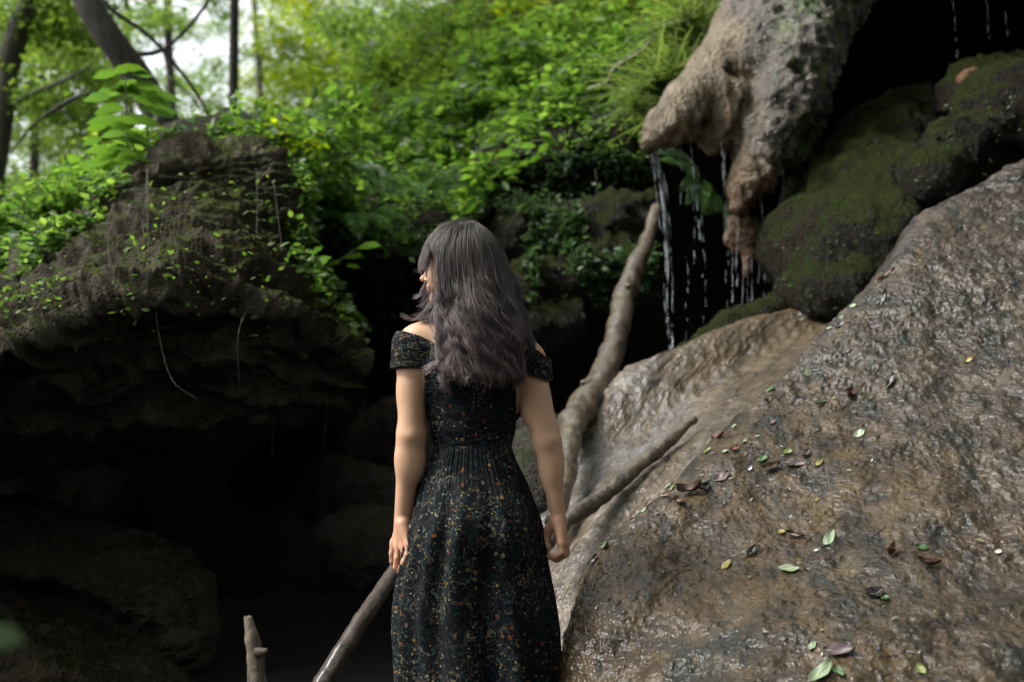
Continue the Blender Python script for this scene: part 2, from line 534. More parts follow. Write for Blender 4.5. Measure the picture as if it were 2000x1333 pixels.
def flow_mat():
    t = NT('smooth_flowstone')
    def dot(v):
        x = t.n.new("ShaderNodeVectorMath"); x.operation = 'DOT_PRODUCT'; t.l.new(t.tc, x.inputs[0]); x.inputs[1].default_value = v; return x.outputs['Value']
    al, ac, up = dot((-.51, -.68, -.54)), dot((.80, -.60, 0)), dot((.32, .43, -.84))
    cb = t.n.new("ShaderNodeCombineXYZ")
    t.l.new(t.math('MULTIPLY', al, 0.9), cb.inputs[0]); t.l.new(t.math('MULTIPLY', ac, 6.0), cb.inputs[1]); t.l.new(t.math('MULTIPLY', up, 6.0), cb.inputs[2])
    fl = cb.outputs[0]
    mid = t.noise(8, 5, 0.65, 0.2)
    c = t.mix(t.ramp(mid, [(0.35, 0.0), (0.65, 1.0)]), (.020, .013, .005), (.074, .050, .024))
    c = t.mix(t.ramp(t.noise(1.6, 5, 0.6, 0.4, vec=fl), [(0.42, 0.0), (0.58, 0.75)]), c, (.098, .070, .038))
    c = t.mix(t.ramp(t.noise(2.2, 4, 0.6, 0.4, vec=t.mapping((1, 1, 1), src=fl)), [(0.56, 0.0), (0.66, 0.8)]), c, (.03, .023, .013))
    # aerated water running in white veils
    foam = t.math('MULTIPLY', t.ramp(t.noise(1.1, 3, 0.5, 0.6), [(0.50, 0.0), (0.62, 1.0)]), t.ramp(t.noise(2.6, 6, 0.75, 0.2, vec=fl), [(0.42, 0.0), (0.62, 0.85)]))
    c = t.mix(foam, c, (.17, .172, .18))
    med = t.noise(30, 4, 0.7); run = t.noise(3.0, 5, 0.6, 0.2, vec=fl)
    h = t.math('ADD', t.math('MULTIPLY', med, .6), t.math('MULTIPLY', run, 1.2))
    n1 = t.bump(h, 0.9, 0.02)
    t.bsdf(Base_Color=c, Roughness=.5, Specular_IOR_Level=.3, Normal=n1, Coat_Weight=1.0, Coat_Roughness=.06, Coat_IOR=1.45, Coat_Normal=n1)
    return t.m
M['flow'] = flow_mat()
def lip_mat():
    t = NT('tan_flowstone')
    sx = t.n.new("ShaderNodeSeparateXYZ"); t.l.new(t.tc, sx.inputs[0])
    X, Z = sx.outputs[0], sx.outputs[2]
    nz = t.noise(3.0, 5, .65, .3); mid = t.noise(10, 5, .68, .2)
    tan = t.mix(t.ramp(t.noise(5, 5, .6, .5, vec=t.mapping((2.2, 2.2, .8))), [(0.35, 0.0), (0.65, 1.0)]), (.065, .042, .017), (.175, .128, .068))
    gry = t.mix(t.ramp(mid, [(0.35, 0.0), (0.65, 1.0)]), (.018, .0145, .0095), (.100, .083, .062))
    side = t.math('ADD', X, t.math('MULTIPLY', t.math('SUBTRACT', nz, .5), .5))
    c = t.mix(t.ramp(t.math('SUBTRACT', side, .9), [(0.30, 0.0), (0.42, 1.0)]), tan, gry)
    low = t.math('ADD', Z, t.math('MULTIPLY', t.math('SUBTRACT', mid, .5), .5))
    c = t.mix(t.ramp(t.math('SUBTRACT', low, 2.0), [(0.30, 0.85), (0.62, 0.0)]), c, t.mix(mid, (.05, .026, .011), (.22, .125, .060)))
    geo = t.n.new("ShaderNodeNewGeometry"); gs = t.n.new("ShaderNodeSeparateXYZ"); t.l.new(geo.outputs['True Normal'], gs.inputs[0])
    pit = t.ramp(t.noise(7, 5, .7, .3), [(0.56, 0.0), (0.66, 0.85)])
    c = t.mix(t.math('MULTIPLY', pit, t.ramp(t.math('SUBTRACT', X, 1.0), [(0.3, .15), (0.5, 1.0)])), c, (.022, .015, .010))
    mm = t.math('MULTIPLY', t.ramp(t.noise(5.5, 6, .75), [(0.50, 0.0), (0.56, 1.0)]), t.ramp(t.math('SUBTRACT', side, 1.0), [(0.42, 0.0), (0.48, 1.0)]))
    c = t.mix(t.math('MULTIPLY', mm, t.ramp(t.math('SUBTRACT', Z, 2.0), [(0.40, 0.0), (0.5, 1.0)])), c, t.mix(mid, (.015, .030, .004), (.075, .12, .014)))
    h = t.math('ADD', t.math('ADD', t.math('MULTIPLY', t.noise(30, 5, .7), 1.0), t.math('MULTIPLY', t.ramp(t.voro(40), [(0.0, 0.0), (0.5, 1.0)]), .4)), t.math('MULTIPLY', t.noise(4, 4, .6, .4, vec=t.mapping((4, 4, .8))), 1.0))
    n1 = t.bump(h, 1.0, .022)
    t.bsdf(Base_Color=c, Roughness=.6, Specular_IOR_Level=.3, Normal=n1, Coat_Weight=.8, Coat_Roughness=.1, Coat_IOR=1.4, Coat_Normal=n1)
    return t.m
M['lip'] = lip_mat()
G0 = [(.028, .074, .015), (.064, .132, .026), (.122, .205, .040)]
M['leaf'] = leaf_mat('fresh_leaf', G0, 0.55, tint=(.06, .13, .012))
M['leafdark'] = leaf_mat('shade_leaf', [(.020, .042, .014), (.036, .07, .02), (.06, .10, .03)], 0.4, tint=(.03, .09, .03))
M['canopy'] = leaf_mat('canopy_leaf', [(.036, .082, .016), (.076, .142, .024), (.132, .205, .036)], 0.62, tint=(.09, .14, .02))
M['yellow'] = leaf_mat('yellow_green_leaf', [(.07, .15, .01), (.13, .20, .012), (.22, .25, .015)], 0.6)
M['fern'] = leaf_mat('fern_frond', [(.03, .075, .02), (.05, .11, .03), (.08, .15, .045)], 0.45)
M['grass'] = leaf_mat('grass_blade', [(.05, .09, .015), (.09, .14, .03), (.15, .19, .05)], 0.45)
M['bark'] = bark_mat('tree_bark', (.010, .008, .006), (.042, .034, .026))
M['barkpale'] = bark_mat('pale_bark', (.03, .026, .02), (.09, .08, .066))
M['log'] = bark_mat('weathered_wet_log', (.018, .012, .007), (.115, .083, .05), wet=0.7, vec_scale=(7, 7, 4), moss=(.07, .07, .02))
M['stick'] = bark_mat('wet_bark_stick', (.012, .008, .005), (.07, .05, .032), wet=0.3, vec_scale=(9, 9, 9))
M['pale_stick'] = bark_mat('rotting_wood', (.06, .05, .035), (.24, .20, .14), wet=0.1, vec_scale=(9, 9, 2))
M['root'] = bark_mat('dry_root', (.03, .025, .018), (.09, .08, .06))
M['stem'] = bark_mat('green_stem', (.03, .04, .012), (.07, .08, .03))

t = NT('falling_water')
mixw = t.n.new("ShaderNodeMixShader")
gl = t.node("ShaderNodeBsdfPrincipled"); gl.inputs['Base Color'].default_value = (.8, .87, .95, 1); gl.inputs['Roughness'].default_value = 0.12
gl.inputs['Transmission Weight'].default_value = 0.35; gl.inputs['IOR'].default_value = 1.33
tp = t.node("ShaderNodeBsdfTransparent")
t.l.new(t.ramp(t.noise(14, 4, 0.7, vec=t.mapping((2, 2, 1.2))), [(0.40, 0.0), (0.64, 0.45)]), mixw.inputs[0])
t.l.new(tp.outputs[0], mixw.inputs[1]); t.l.new(gl.outputs[0], mixw.inputs[2]); t.l.new(mixw.outputs[0], t.out.inputs[0])
M['water'] = t.m
# ================================================================== THE SETTING
def relief_big(G, n, amp=0.05, fs=2.0, seed=1, fine=0.012, ff=14, strata=0.0):
    d = amp * fbm(G * fs, 4, seed=seed) + fine * fbm(G * ff, 4, 0.6, seed=seed + 3, ridge=True)
    if strata: d = d + strata * fbm(G * np.array([1.2, 1.2, 7.0]), 4, 0.6, seed=seed + 8, ridge=True)
    return d

# stream bed
gx = np.linspace(-14, 14, 160); gy = np.linspace(-10, 20, 170)
XX, YY = np.meshgrid(gx, gy)
ZZ = 0.02 + 0.05 * fbm(np.stack([XX, YY, 0 * XX], -1) * 1.3, 4, seed=3)
G = np.stack([XX, YY, ZZ], -1)
props(mesh_obj('stream_bed', G.reshape(-1, 3), grid_faces(170, 160), M['bed']), kind='structure')
# the wooded ground far beyond
props(mesh_obj('ground', [(-120, -60, -.25), (120, -60, -.25), (120, 160, -.25), (-120, 160, -.25)], np.array([[0, 1, 2, 3]]), M['soil'], smooth=False), kind='structure')

# hillside: from the rock edge up to the skyline and on
h1 = [(-900, 640, 6.8), (-500, 600, 6.6), (-100, 540, 6.3), (90, 480, 6.1), (240, 395, 6.0), (400, 318, 5.95), (530, 322, 6.1), (640, 420, 6.4), (800, 480, 6.6), (930, 420, 6.9), (1060, 280, 7.2), (1250, 235, 7.4), (1350, 130, 7.6), (1500, -60, 8.2), (1900, -330, 8.8), (2500, -500, 9)]
h2 = [(-900, 630, 9), (-500, 600, 9), (-100, 540, 9), (90, 500, 8.8), (240, 430, 8.5), (400, 370, 8.3), (530, 345, 8.3), (640, 345, 8.4), (800, 330, 8.5), (930, 270, 8.7), (1060, 180, 8.9), (1250, 110, 9), (1350, 30, 9.2), (1500, -180, 9.6), (1900, -480, 10), (2500, -700, 10.5)]
h3 = [(-900, 600, 14), (-500, 570, 14), (-100, 510, 14), (90, 480, 14), (240, 430, 13.5), (400, 375, 13), (530, 330, 12.5), (640, 270, 12), (800, 160, 11.5), (930, 80, 11.2), (1060, 10, 11.2), (1250, -70, 11.2), (1350, -160, 11.3), (1500, -420, 11.8), (1900, -760, 12.5), (2500, -1000, 13)]
h4 = [(-900, 560, 40), (-500, 530, 40), (-100, 480, 40), (90, 460, 38), (240, 430, 34), (400, 380, 28), (530, 320, 23), (640, 250, 19), (800, 90, 16.5), (930, -40, 15.5), (1060, -140, 15), (1250, -260, 15), (1350, -400, 15), (1500, -700, 15.5), (1900, -1100, 16), (2500, -1400, 17)]
h0 = [(a, b + (60 if 600 < a < 1000 else 110), c + 0.5) for a, b, c in h1]
hill, HG = sheet('hillside', [h0, h1, h2, h3, h4], 260, 220, lambda G, n: relief_big(G, n, 0.16, 0.9, 5, 0.03, 5), M['soil'], face=(0, -0.5, 1))
props(hill, kind='structure')

# cliff under the hillside: hollowed wall, black caves
c1 = [(a, b, c + 0.25) for a, b, c in h1]
c0 = [(a, b - 60, c + 0.8) for a, b, c in h1]
def row(py_dy, D):
    return [(a, py, d) for (a, _, _), py, d in zip(h1, py_dy, D)]
c2 = row([700, 690, 680, 620, 560, 500, 480, 560, 640, 600, 420, 400, 330, 200, 60, 40], [7.4, 7.4, 7.4, 7.4, 7.4, 7.6, 7.8, 7.9, 7.9, 7.9, 7.7, 7.9, 8.4, 9.8, 9.8, 8])
c3 = row([900, 900, 900, 860, 820, 760, 740, 760, 780, 780, 690, 640, 560, 420, 330, 330], [7.8, 7.8, 7.8, 7.8, 7.8, 8.2, 8.8, 8.8, 8.6, 8.8, 8.9, 8.9, 9, 9.4, 9.0, 7.6])
c4 = row([1300] * 16, [7.2] * 7 + [7.6] * 6 + [8] * 3)
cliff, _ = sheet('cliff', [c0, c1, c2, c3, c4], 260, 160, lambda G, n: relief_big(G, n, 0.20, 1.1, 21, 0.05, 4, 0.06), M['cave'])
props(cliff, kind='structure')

# big overhang of rock over the cave, top right (unseen above the frame, brought forward to shade the mound)
ov = [[P(1640, -260, 9.6), P(1760, -220, 9.8), P(1900, -160, 9.8), P(2200, -100, 9.4), P(2700, -60, 8.4)],
      [P(1600, -140, 7.6), P(1700, -90, 7.6), P(1850, -70, 7.2), P(2100, -70, 6.6), P(2600, -90, 5.9)],
      [P(1600, -240, 6.5), P(1700, -190, 5.9), P(1850, -180, 5.3), P(2100, -180, 4.8), P(2600, -260, 4.4)],
      [P(1560, -480, 6.7), P(1700, -560, 6.1), P(1850, -640, 5.5), P(2100, -740, 5.0), P(2600, -900, 4.6)],
      [P(1560, -800, 10), P(1700, -900, 10), P(1850, -960, 10), P(2100, -1060, 10), P(2600, -1300, 10)]]
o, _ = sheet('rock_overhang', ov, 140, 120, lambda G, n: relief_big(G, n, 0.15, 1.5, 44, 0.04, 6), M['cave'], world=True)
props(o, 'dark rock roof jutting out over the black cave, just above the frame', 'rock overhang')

# ---------------------------------------------------------------- big wet slab (foreground right)
s0 = [(1075, 1500, 3.05), (1100, 1275, 3.15), (1172, 1098, 3.35), (1300, 966, 3.6), (1430, 838, 3.85), (1570, 698, 4.15), (1706, 552, 4.4), (1782, 442, 4.6), (1910, 372, 4.75), (2100, 255, 4.9), (2400, 130, 5.1)]
sb = [(a - 10, b + 45, c + 0.35) for a, b, c in s0]
sbb = [(a - 10, b + 260, c + 0.8) for a, b, c in s0]
s1 = [(1180, 1600, 2.8), (1230, 1380, 2.85), (1310, 1220, 3.0), (1420, 1080, 3.2), (1545, 950, 3.45), (1670, 810, 3.7), (1790, 670, 3.95), (1880, 560, 4.15), (2010, 480, 4.3), (2180, 390, 4.45), (2450, 260, 4.6)]
s2 = [(1400, 1800, 2.4), (1520, 1560, 2.45), (1620, 1400, 2.55), (1750, 1250, 2.7), (1880, 1110, 2.9), (1990, 970, 3.1), (2090, 830, 3.3), (2170, 720, 3.5), (2280, 640, 3.6), (2430, 560, 3.7), (2650, 420, 3.8)]
s3 = [(1700, 2300, 1.9), (1850, 2000, 1.95), (2000, 1750, 2.05), (2150, 1560, 2.15), (2280, 1400, 2.3), (2400, 1240, 2.45), (2500, 1080, 2.6), (2580, 950, 2.75), (2680, 850, 2.85), (2830, 760, 2.95), (3050, 620, 3.05)]
def slab_relief(G, n):
    q = G
    d = 0.028 * fbm(q * 1.6, 4, seed=61)
    dr = fbm(q * np.array([6.0, 6.0, 1.3]), 4, 0.5, seed=62)          # runnels down the face
    d = d + 0.022 * dr
    m = np.clip(fbm(q * 1.3, 3, seed=66) * 2 + 0.5, 0, 1)
    d = d + 0.009 * (0.35 + m) * fbm(q * 15, 4, 0.6, seed=63, ridge=True)
    d = d + 0.0042 * (0.4 + m) * fbm(q * 55, 3, 0.65, seed=64)
    lip = np.clip(fbm(q * np.array([2.5, 2.5, 7]), 4, 0.5, seed=68), 0, 1)
    terr = fbm(q * np.array([5, 5, 16]), 3, 0.55, seed=69, ridge=True)
    return d + 0.022 * lip + 0.011 * m * terr - 0.012
slab, SG = sheet('rock_slab', [sbb, sb, s0, s1, s2, s3], 760, 760, slab_relief, M['slab'], face=(-0.5, -1, 0.6))
props(slab, 'great brown wet slab sloping up to the right, strewn with fallen leaves', 'rock slab')

# ---------------------------------------------------------------- flow channel behind it
f0 = [(960, 900, 4.9), (1040, 830, 4.95), (1130, 800, 5.0), (1210, 730, 5.05), (1290, 698, 5.15), (1390, 648, 5.3), (1490, 612, 5.45), (1590, 590, 5.6), (1700, 560, 5.8)]
fb = [(a, b + 130, c + 0.6) for a, b, c in f0]
f1 = [(970, 1050, 4.4), (1060, 980, 4.5), (1160, 900, 4.6), (1250, 850, 4.7), (1330, 800, 4.8), (1420, 740, 4.95), (1510, 690, 5.1), (1610, 640, 5.3), (1720, 600, 5.5)]
f2 = [(980, 1230, 3.8), (1080, 1130, 3.82), (1180, 1030, 3.88), (1280, 950, 4.02), (1370, 890, 4.12), (1460, 810, 4.3), (1550, 750, 4.48), (1650, 690, 4.72), (1760, 640, 4.95)]
f3 = [(980, 1500, 3.3), (1100, 1400, 3.35), (1220, 1250, 3.5), (1340, 1130, 3.7), (1440, 1020, 3.9), (1530, 920, 4.1), (1620, 850, 4.3), (1720, 780, 4.55), (1820, 720, 4.8)]
def flow_relief(G, n):
    u = G @ np.array([0.62, 0.62, 0.48]); v = G @ np.array([0.70, -0.70, 0.1]); ww = G[..., 2]
    q = np.stack([u * 1.1, v * 6, ww], -1)
    d = 0.03 * fbm(G * 1.7, 4, seed=81) + 0.022 * fbm(q, 4, 0.6, seed=82) + 0.008 * fbm(G * 16, 4, 0.6, seed=83, ridge=True)
    return d
flow, _ = sheet('flowstone_ramp', [fb, f0, f1, f2, f3], 300, 260, flow_relief, M['flow'], face=(-0.4, -1, 0.7))
props(flow, 'smooth tan ramp of flowstone with water running down it, below the falls', 'flowstone')

# ---------------------------------------------------------------- left boulder, layered, overhanging
b_t = [(-700, 900, 5.6), (-300, 700, 5.5), (-60, 570, 5.3), (60, 515, 5.25), (140, 462, 5.25), (225, 392, 5.35), (300, 318, 5.45), (410, 302, 5.55), (505, 300, 5.6), (545, 345, 5.65), (585, 425, 5.6), (600, 520, 5.5), (650, 610, 5.4), (690, 665, 5.4)]
b_b = [(a, b + 40, c + 0.9) for a, b, c in b_t]
b_1 = [(-700, 1000, 4.8), (-300, 800, 4.8), (-60, 620, 4.85), (60, 560, 4.9), (140, 515, 4.95), (225, 450, 5.05), (300, 400, 5.2), (400, 385, 5.35), (480, 390, 5.45), (530, 430, 5.4), (562, 490, 5.35), (592, 560, 5.25), (645, 635, 5.2), (698, 685, 5.25)]
b_1b = [(-700, 1040, 4.4), (-300, 830, 4.4), (-60, 660, 4.45), (60, 600, 4.45), (135, 560, 4.5), (215, 510, 4.6), (290, 470, 4.7), (390, 450, 4.8), (465, 455, 4.85), (520, 485, 4.9), (560, 530, 4.9), (592, 590, 4.95), (648, 655, 5.0), (700, 700, 5.15)]
b_2 = [(-700, 1080, 4.0), (-300, 880, 4.0), (-60, 720, 4.05), (60, 660, 4.1), (140, 620, 4.15), (230, 585, 4.2), (310, 560, 4.25), (400, 545, 4.35), (470, 545, 4.4), (520, 565, 4.5), (565, 600, 4.6), (600, 640, 4.7), (650, 680, 4.8), (702, 712, 5.0)]
b_2b = [(-700, 1120, 4.2), (-300, 920, 4.2), (-60, 760, 4.25), (60, 705, 4.3), (145, 670, 4.35), (235, 640, 4.4), (315, 620, 4.45), (400, 610, 4.5), (465, 612, 4.55), (520, 625, 4.62), (568, 645, 4.7), (605, 665, 4.72), (650, 695, 4.8), (702, 722, 5.0)]
b_3 = [(-700, 1200, 4.3), (-300, 960, 4.3), (-60, 820, 4.3), (60, 780, 4.35), (150, 755, 4.4), (240, 735, 4.45), (320, 722, 4.5), (400, 712, 4.55), (460, 706, 4.55), (520, 700, 4.6), (570, 700, 4.66), (610, 708, 4.74), (650, 724, 4.85), (698, 742, 5.1)]
b_4 = [(-700, 1250, 4.9), (-300, 1010, 4.9), (-60, 900, 4.85), (60, 875, 4.85), (150, 862, 4.9), (240, 856, 4.9), (320, 850, 4.95), (400, 838, 5.0), (470, 822, 5.0), (530, 806, 5.0), (580, 800, 5.05), (620, 793, 5.1), (655, 788, 5.15), (690, 778, 5.3)]
b_5 = [(a, b - 20, c + 1.2) for a, b, c in b_4]
b_6 = [(a, b - 50, c + 2.2) for a, b, c in b_4]
def boulder_relief(G, n):
    warp = G + 0.12 * np.stack([fbm(G * 2, 3, seed=91), fbm(G * 2, 3, seed=92), fbm(G * 2, 3, seed=93)], -1)
    q = warp * np.array([1.5, 1.5, 7.5]) + np.array([0.25, 0, 0]) * G[..., 2:3]
    d = 0.10 * fbm(G * 1.3, 3, seed=94) + 0.045 * fbm(warp * np.array([5, 5, 15]), 3, .55, seed=99, ridge=True) + 0.115 * fbm(q, 4, 0.55, seed=95, ridge=True)
    cell = worley(warp * np.array([4.5, 4.5, 9]), 96)
    cell2 = worley(warp * np.array([11, 11, 15]), 98)
    d = d - 0.16 * np.clip(0.40 - cell, 0, 1) - 0.05 * np.clip(.45 - cell2, 0, 1) + 0.013 * fbm(G * 24, 4, 0.65, seed=97, ridge=True)
    return d
boulder, BG = sheet('boulder', [b_b, b_t, b_1, b_1b, b_2, b_2b, b_3, b_4, b_5, b_6], 620, 460, boulder_relief, M['boulder'])
props(boulder, 'huge dark layered boulder overhanging the hollow on the left, green plants on top', 'boulder')

# lower left boulder
e0 = [(-500, 1000, 4.9), (-200, 960, 4.7), (0, 985, 4.5), (150, 1010, 4.4), (300, 1070, 4.3), (380, 1130, 4.3), (412, 1230, 4.35)]
eb = [(a, b + 60, c + 1.2) for a, b, c in e0[:-1]] + [(420, 1250, 5.2)]
e1 = [(-500, 1120, 4.2), (-200, 1080, 4.05), (0, 1095, 3.9), (110, 1125, 3.85), (240, 1180, 3.85), (340, 1225, 3.95), (405, 1290, 4.15)]
e2 = [(-500, 1170, 4.35), (-200, 1130, 4.2), (0, 1135, 4.1), (110, 1165, 4.05), (220, 1220, 4.0), (320, 1270, 4.05), (400, 1340, 4.15)]
e3 = [(-500, 1300, 3.9), (-200, 1280, 3.75), (0, 1290, 3.6), (110, 1320, 3.55), (220, 1360, 3.6), (330, 1400, 3.8), (400, 1450, 4.05)]
e4 = [(-500, 1700, 3.5), (-200, 1700, 3.3), (0, 1700, 3.2), (110, 1700, 3.2), (220, 1700, 3.3), (330, 1700, 3.6), (400, 1600, 4.0)]
push = lambda r_: [(a, b, c + 0.75) for a, b, c in r_]
eb, e0, e1, e2, e3, e4 = map(push, (eb, e0, e1, e2, e3, e4))
o, _ = sheet('boulder', [eb, e0, e1, e2, e3, e4], 360, 260, lambda G, n: relief_big(G, n, 0.07, 2.2, 101, 0.03, 12, 0.05), M['lowrock'])
props(o, 'low dark boulder with a jagged crack in the bottom left corner', 'boulder')

# ---------------------------------------------------------------- rocks as solids
def rel_streak(V, N):
    return .12 * fbm(V * 2.4, 4, seed=20) + .055 * fbm(V * np.array([9, 9, 2.2]), 4, .6, seed=27, ridge=True) + .02 * fbm(V * 16, 3, .6, seed=28)
def rel(amp=0.05, fs=3.0, seed=1, fine=0.02, ff=13, ridge=True):
    def f(V, N):
        return amp * fbm(V * fs, 4, seed=seed) + fine * fbm(V * ff, 4, 0.6, seed=seed + 3, ridge=ridge)
    return f
def rock(label, chains, h=0.022, relief=None, mat='mossrock', k=0.08, cat='rock', name='rock', group=None):
    o = rock_solid(name, chains, h, relief or rel(), M[mat], k)
    return props(o, label, cat, group)

rock('dark mossy rocks piled in the hollow behind her left elbow', [[(700, 860, 6.3, 60), (790, 850, 6.3, 70), (850, 900, 6.3, 80)]], relief=rel(.07, 3, 11, .035, 11))
rock('mossy boulder in the hollow level with her left hand', [[(650, 1050, 5.5, 40), (700, 1060, 5.6, 62), (770, 1080, 5.7, 70)], [(640, 960, 5.9, 60), (720, 990, 5.9, 60)]], relief=rel(.08, 3.4, 12, .035, 12))
rock('dim rock shelf low in the hollow between the boulder and the mossy rocks', [[(520, 930, 6.6, 60), (600, 900, 6.8, 60), (690, 930, 6.6, 60)]], relief=rel(.07, 3, 13, .03, 11), mat='cave')
rock('small pale mossy rock ledge behind her right elbow', [[(1000, 880, 5.0, 40), (1040, 900, 4.8, 60), (1020, 1000, 4.5, 70)], [(1080, 830, 5.3, 25), (1040, 840, 5.3, 30)]], relief=rel(.04, 4, 14, .02, 14), mat='mossrock')
# mossy ledge to the right of her head
rock('mossy rock ledge to the right of her head, covered in small green plants', [[(1050, 470, 7.0, 70), (1130, 470, 6.9, 75), (1230, 440, 6.9, 60)], [(1060, 560, 6.7, 55), (1140, 530, 6.7, 55), (1220, 500, 6.7, 40)], [(1000, 660, 6.7, 36), (1090, 630, 6.6, 24), (1120, 612, 6.6, 12)]], relief=rel(.13, 3.0, 15, .07, 8), mat='mossdark')
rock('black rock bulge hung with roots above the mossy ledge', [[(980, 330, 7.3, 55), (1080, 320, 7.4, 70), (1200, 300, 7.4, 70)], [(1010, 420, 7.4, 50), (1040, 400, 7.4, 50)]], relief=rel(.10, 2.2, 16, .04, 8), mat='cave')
# falls: lip, lobe and column
lipmat = M['lip']
chains = [[(1640, -250, 7.3, 130), (1540, -60, 6.9, 95), (1470, 60, 6.55, 78), (1400, 150, 6.25, 60), (1340, 205, 6.0, 42), (1297, 246, 5.88, 25), (1272, 272, 5.84, 10)],
          [(1400, 180, 6.1, 48), (1405, 240, 6.05, 33), (1400, 280, 6.03, 12)],
          [(1345, 200, 6.05, 42), (1335, 238, 6.0, 24)],
          [(1440, 190, 6.1, 34), (1436, 262, 6.05, 17)],
          [(1700, -250, 6.8, 150), (1605, 0, 6.4, 78), (1562, 110, 6.2, 64), (1530, 190, 6.1, 56), (1497, 270, 6.0, 42), (1468, 330, 5.92, 28), (1450, 368, 5.88, 16), (1438, 402, 5.86, 5)],
          [(1600, 90, 6.35, 34), (1578, 210, 6.3, 34), (1535, 300, 6.2, 22)],
          [(1490, 300, 6.0, 24), (1500, 345, 6.0, 10)],
          [(1600, -160, 6.9, 100), (1530, 0, 6.5, 74), (1485, 90, 6.3, 52), (1462, 150, 6.2, 36)],
          [(1474, 300, 6.05, 28), (1458, 350, 6.0, 17), (1448, 396, 5.98, 5)], [(1485, 320, 6.0, 15), (1478, 372, 6.0, 5)]]
def lip_rel(V, N):
    a = np.clip((V[:, 0] - 1.18) * 2.6, 0, 1)          # rougher towards the right-hand column
    low = np.clip((2.95 - V[:, 2]) * 1.6, 0, 1)
    d = 0.030 * fbm(V * 2.6, 4, seed=17) + (0.009 + 0.036 * a + .028 * low) * fbm(V * 10, 5, 0.62, seed=18, ridge=True)
    under = np.clip(-N[:, 2] + 0.25, 0, 1)
    drip = fbm(V * np.array([16, 16, 2.5]), 3, 0.6, seed=19, ridge=True)
    cell = worley(V * np.array([9, 9, 7]), 23)
    return d + 0.045 * under * drip + 0.018 * drip * low - 0.022 * (a + .3 * low) * np.clip(.45 - cell, 0, 1)
o = rock_solid('flowstone', chains, 0.0145, lip_rel, lipmat, k=0.07, extra=[(ell(P(1430, 138, 6.04), (.055, .07, .045)), .02, '-'), (ell(P(1478, 305, 5.83), (.028, .05, .03)), .02, '-'), (ell(P(1448, 340, 5.80), (.02, .04, .03)), .02, '-'), (caps(P(1438, 150, 6.06), P(1449, 285, 5.96), .022, .018), .02, '-'),
    (ell(P(1376, 236, 5.99), (.030, .06, .045)), .02, '-'), (ell(P(1338, 246, 5.93), (.028, .05, .03)), .02, '-'), (ell(P(1560, 150, 6.0), (.05, .06, .09)), .03, '-'), (ell(P(1590, 60, 6.15), (.05, .07, .10)), .03, '-')])
props(o, 'tan flowstone lip and column with water dripping from its tip', 'flowstone')
def knob_rel(V, N):
    return 0.022 * fbm(V * 12, 4, .6, seed=71, ridge=True) + 0.010 * fbm(V * np.array([26, 26, 7]), 3, .6, seed=72, ridge=True)
o = rock_solid('flowstone', [[(1446, 412, 6.06, 7), (1436, 440, 6.06, 13), (1430, 466, 6.06, 12), (1440, 486, 6.06, 6)], [(1450, 425, 6.06, 12), (1456, 460, 6.06, 17), (1460, 495, 6.06, 9), (1458, 540, 6.06, 3)],
                             [(1466, 440, 6.08, 10), (1474, 462, 6.06, 8)]], 0.010, knob_rel, lipmat, k=0.03)
props(o, 'small ragged brown knob of rock dripping below the tip of the column', 'flowstone')
# dark mossy mound under the column, right of the falls
rock('large dark moss covered mound beside the falls, under the black cave', [[(1760, 300, 6.6, 120), (1660, 420, 6.2, 110), (1600, 520, 5.8, 80), (1570, 575, 5.55, 52)], [(1700, 480, 5.9, 90), (1640, 560, 5.5, 60)], [(1800, 420, 6.0, 110), (1700, 520, 5.6, 90), (1640, 570, 5.5, 50)]], h=0.026, relief=rel_streak, mat='mossdark', k=.22)
rock('green mossy strip of rock running down beside the dripping water', [[(1640, 560, 5.7, 34), (1530, 600, 5.6, 30), (1430, 640, 5.5, 28), (1350, 690, 5.35, 22), (1290, 720, 5.25, 14)]], relief=rel(.05, 4, 22, .03, 12), mat='mossdark', k=0.05)
rock('moss draped rock at the right edge below the cave', [[(2150, 250, 5.5, 120), (1960, 230, 5.7, 90), (1880, 300, 5.6, 60), (1830, 360, 5.4, 40)], [(2100, 180, 5.8, 110), (1900, 190, 6.1, 55)]], h=0.026, relief=rel(.10, 2.6, 24, .05, 9), mat='mossdark')
rock('reddish brown rock knob against the black cave', [[(1900, 165, 5.9, 30), (1925, 190, 5.85, 26)]], relief=rel(.04, 5, 25, .02, 16), mat='rust', h=0.016)
rock('rounded wet brown rock at the head of the ramp behind the leaning log', [[(1250, 740, 5.1, 32), (1300, 715, 5.15, 30)], [(1180, 790, 4.95, 28), (1220, 770, 5.0, 30)]], relief=rel(.03, 5, 26, .012, 16), mat='flow', h=0.016)

# unseen bank of soil added behind and beside the camera to block low light
az = np.linspace(R(-12), R(200), 90)                       # round the back, from the right to the left
gw_rows = []
for k_, (rad_, z_) in enumerate(((5.5, -0.3), (6.0, 1.6), (7.2, 3.6), (9.5, 5.6), (14, 7.5), (26, 9))):
    gw_rows.append(np.stack([rad_ * np.cos(-az) * 1.05, 0.8 + rad_ * np.sin(-az), np.full(len(az), z_)], -1))
G = cr(np.array(gw_rows), np.linspace(0, 1, 60))
# open on the left where the light comes in
ang_ = np.degrees(np.arctan2(-(G[..., 1] - .8), -G[..., 0]))
G[..., 2] *= np.clip(0.35 + 0.65 * np.clip((np.degrees(az)[None] * -1 + 170) / 60, 0, 1), .3, 1)
G = G + grid_normals(G) * (0.35 * fbm(G * .7, 4, seed=201))[..., None]
props(mesh_obj('shade_bank', G.reshape(-1, 3), grid_faces(60, 90), M['soil']), kind='structure')
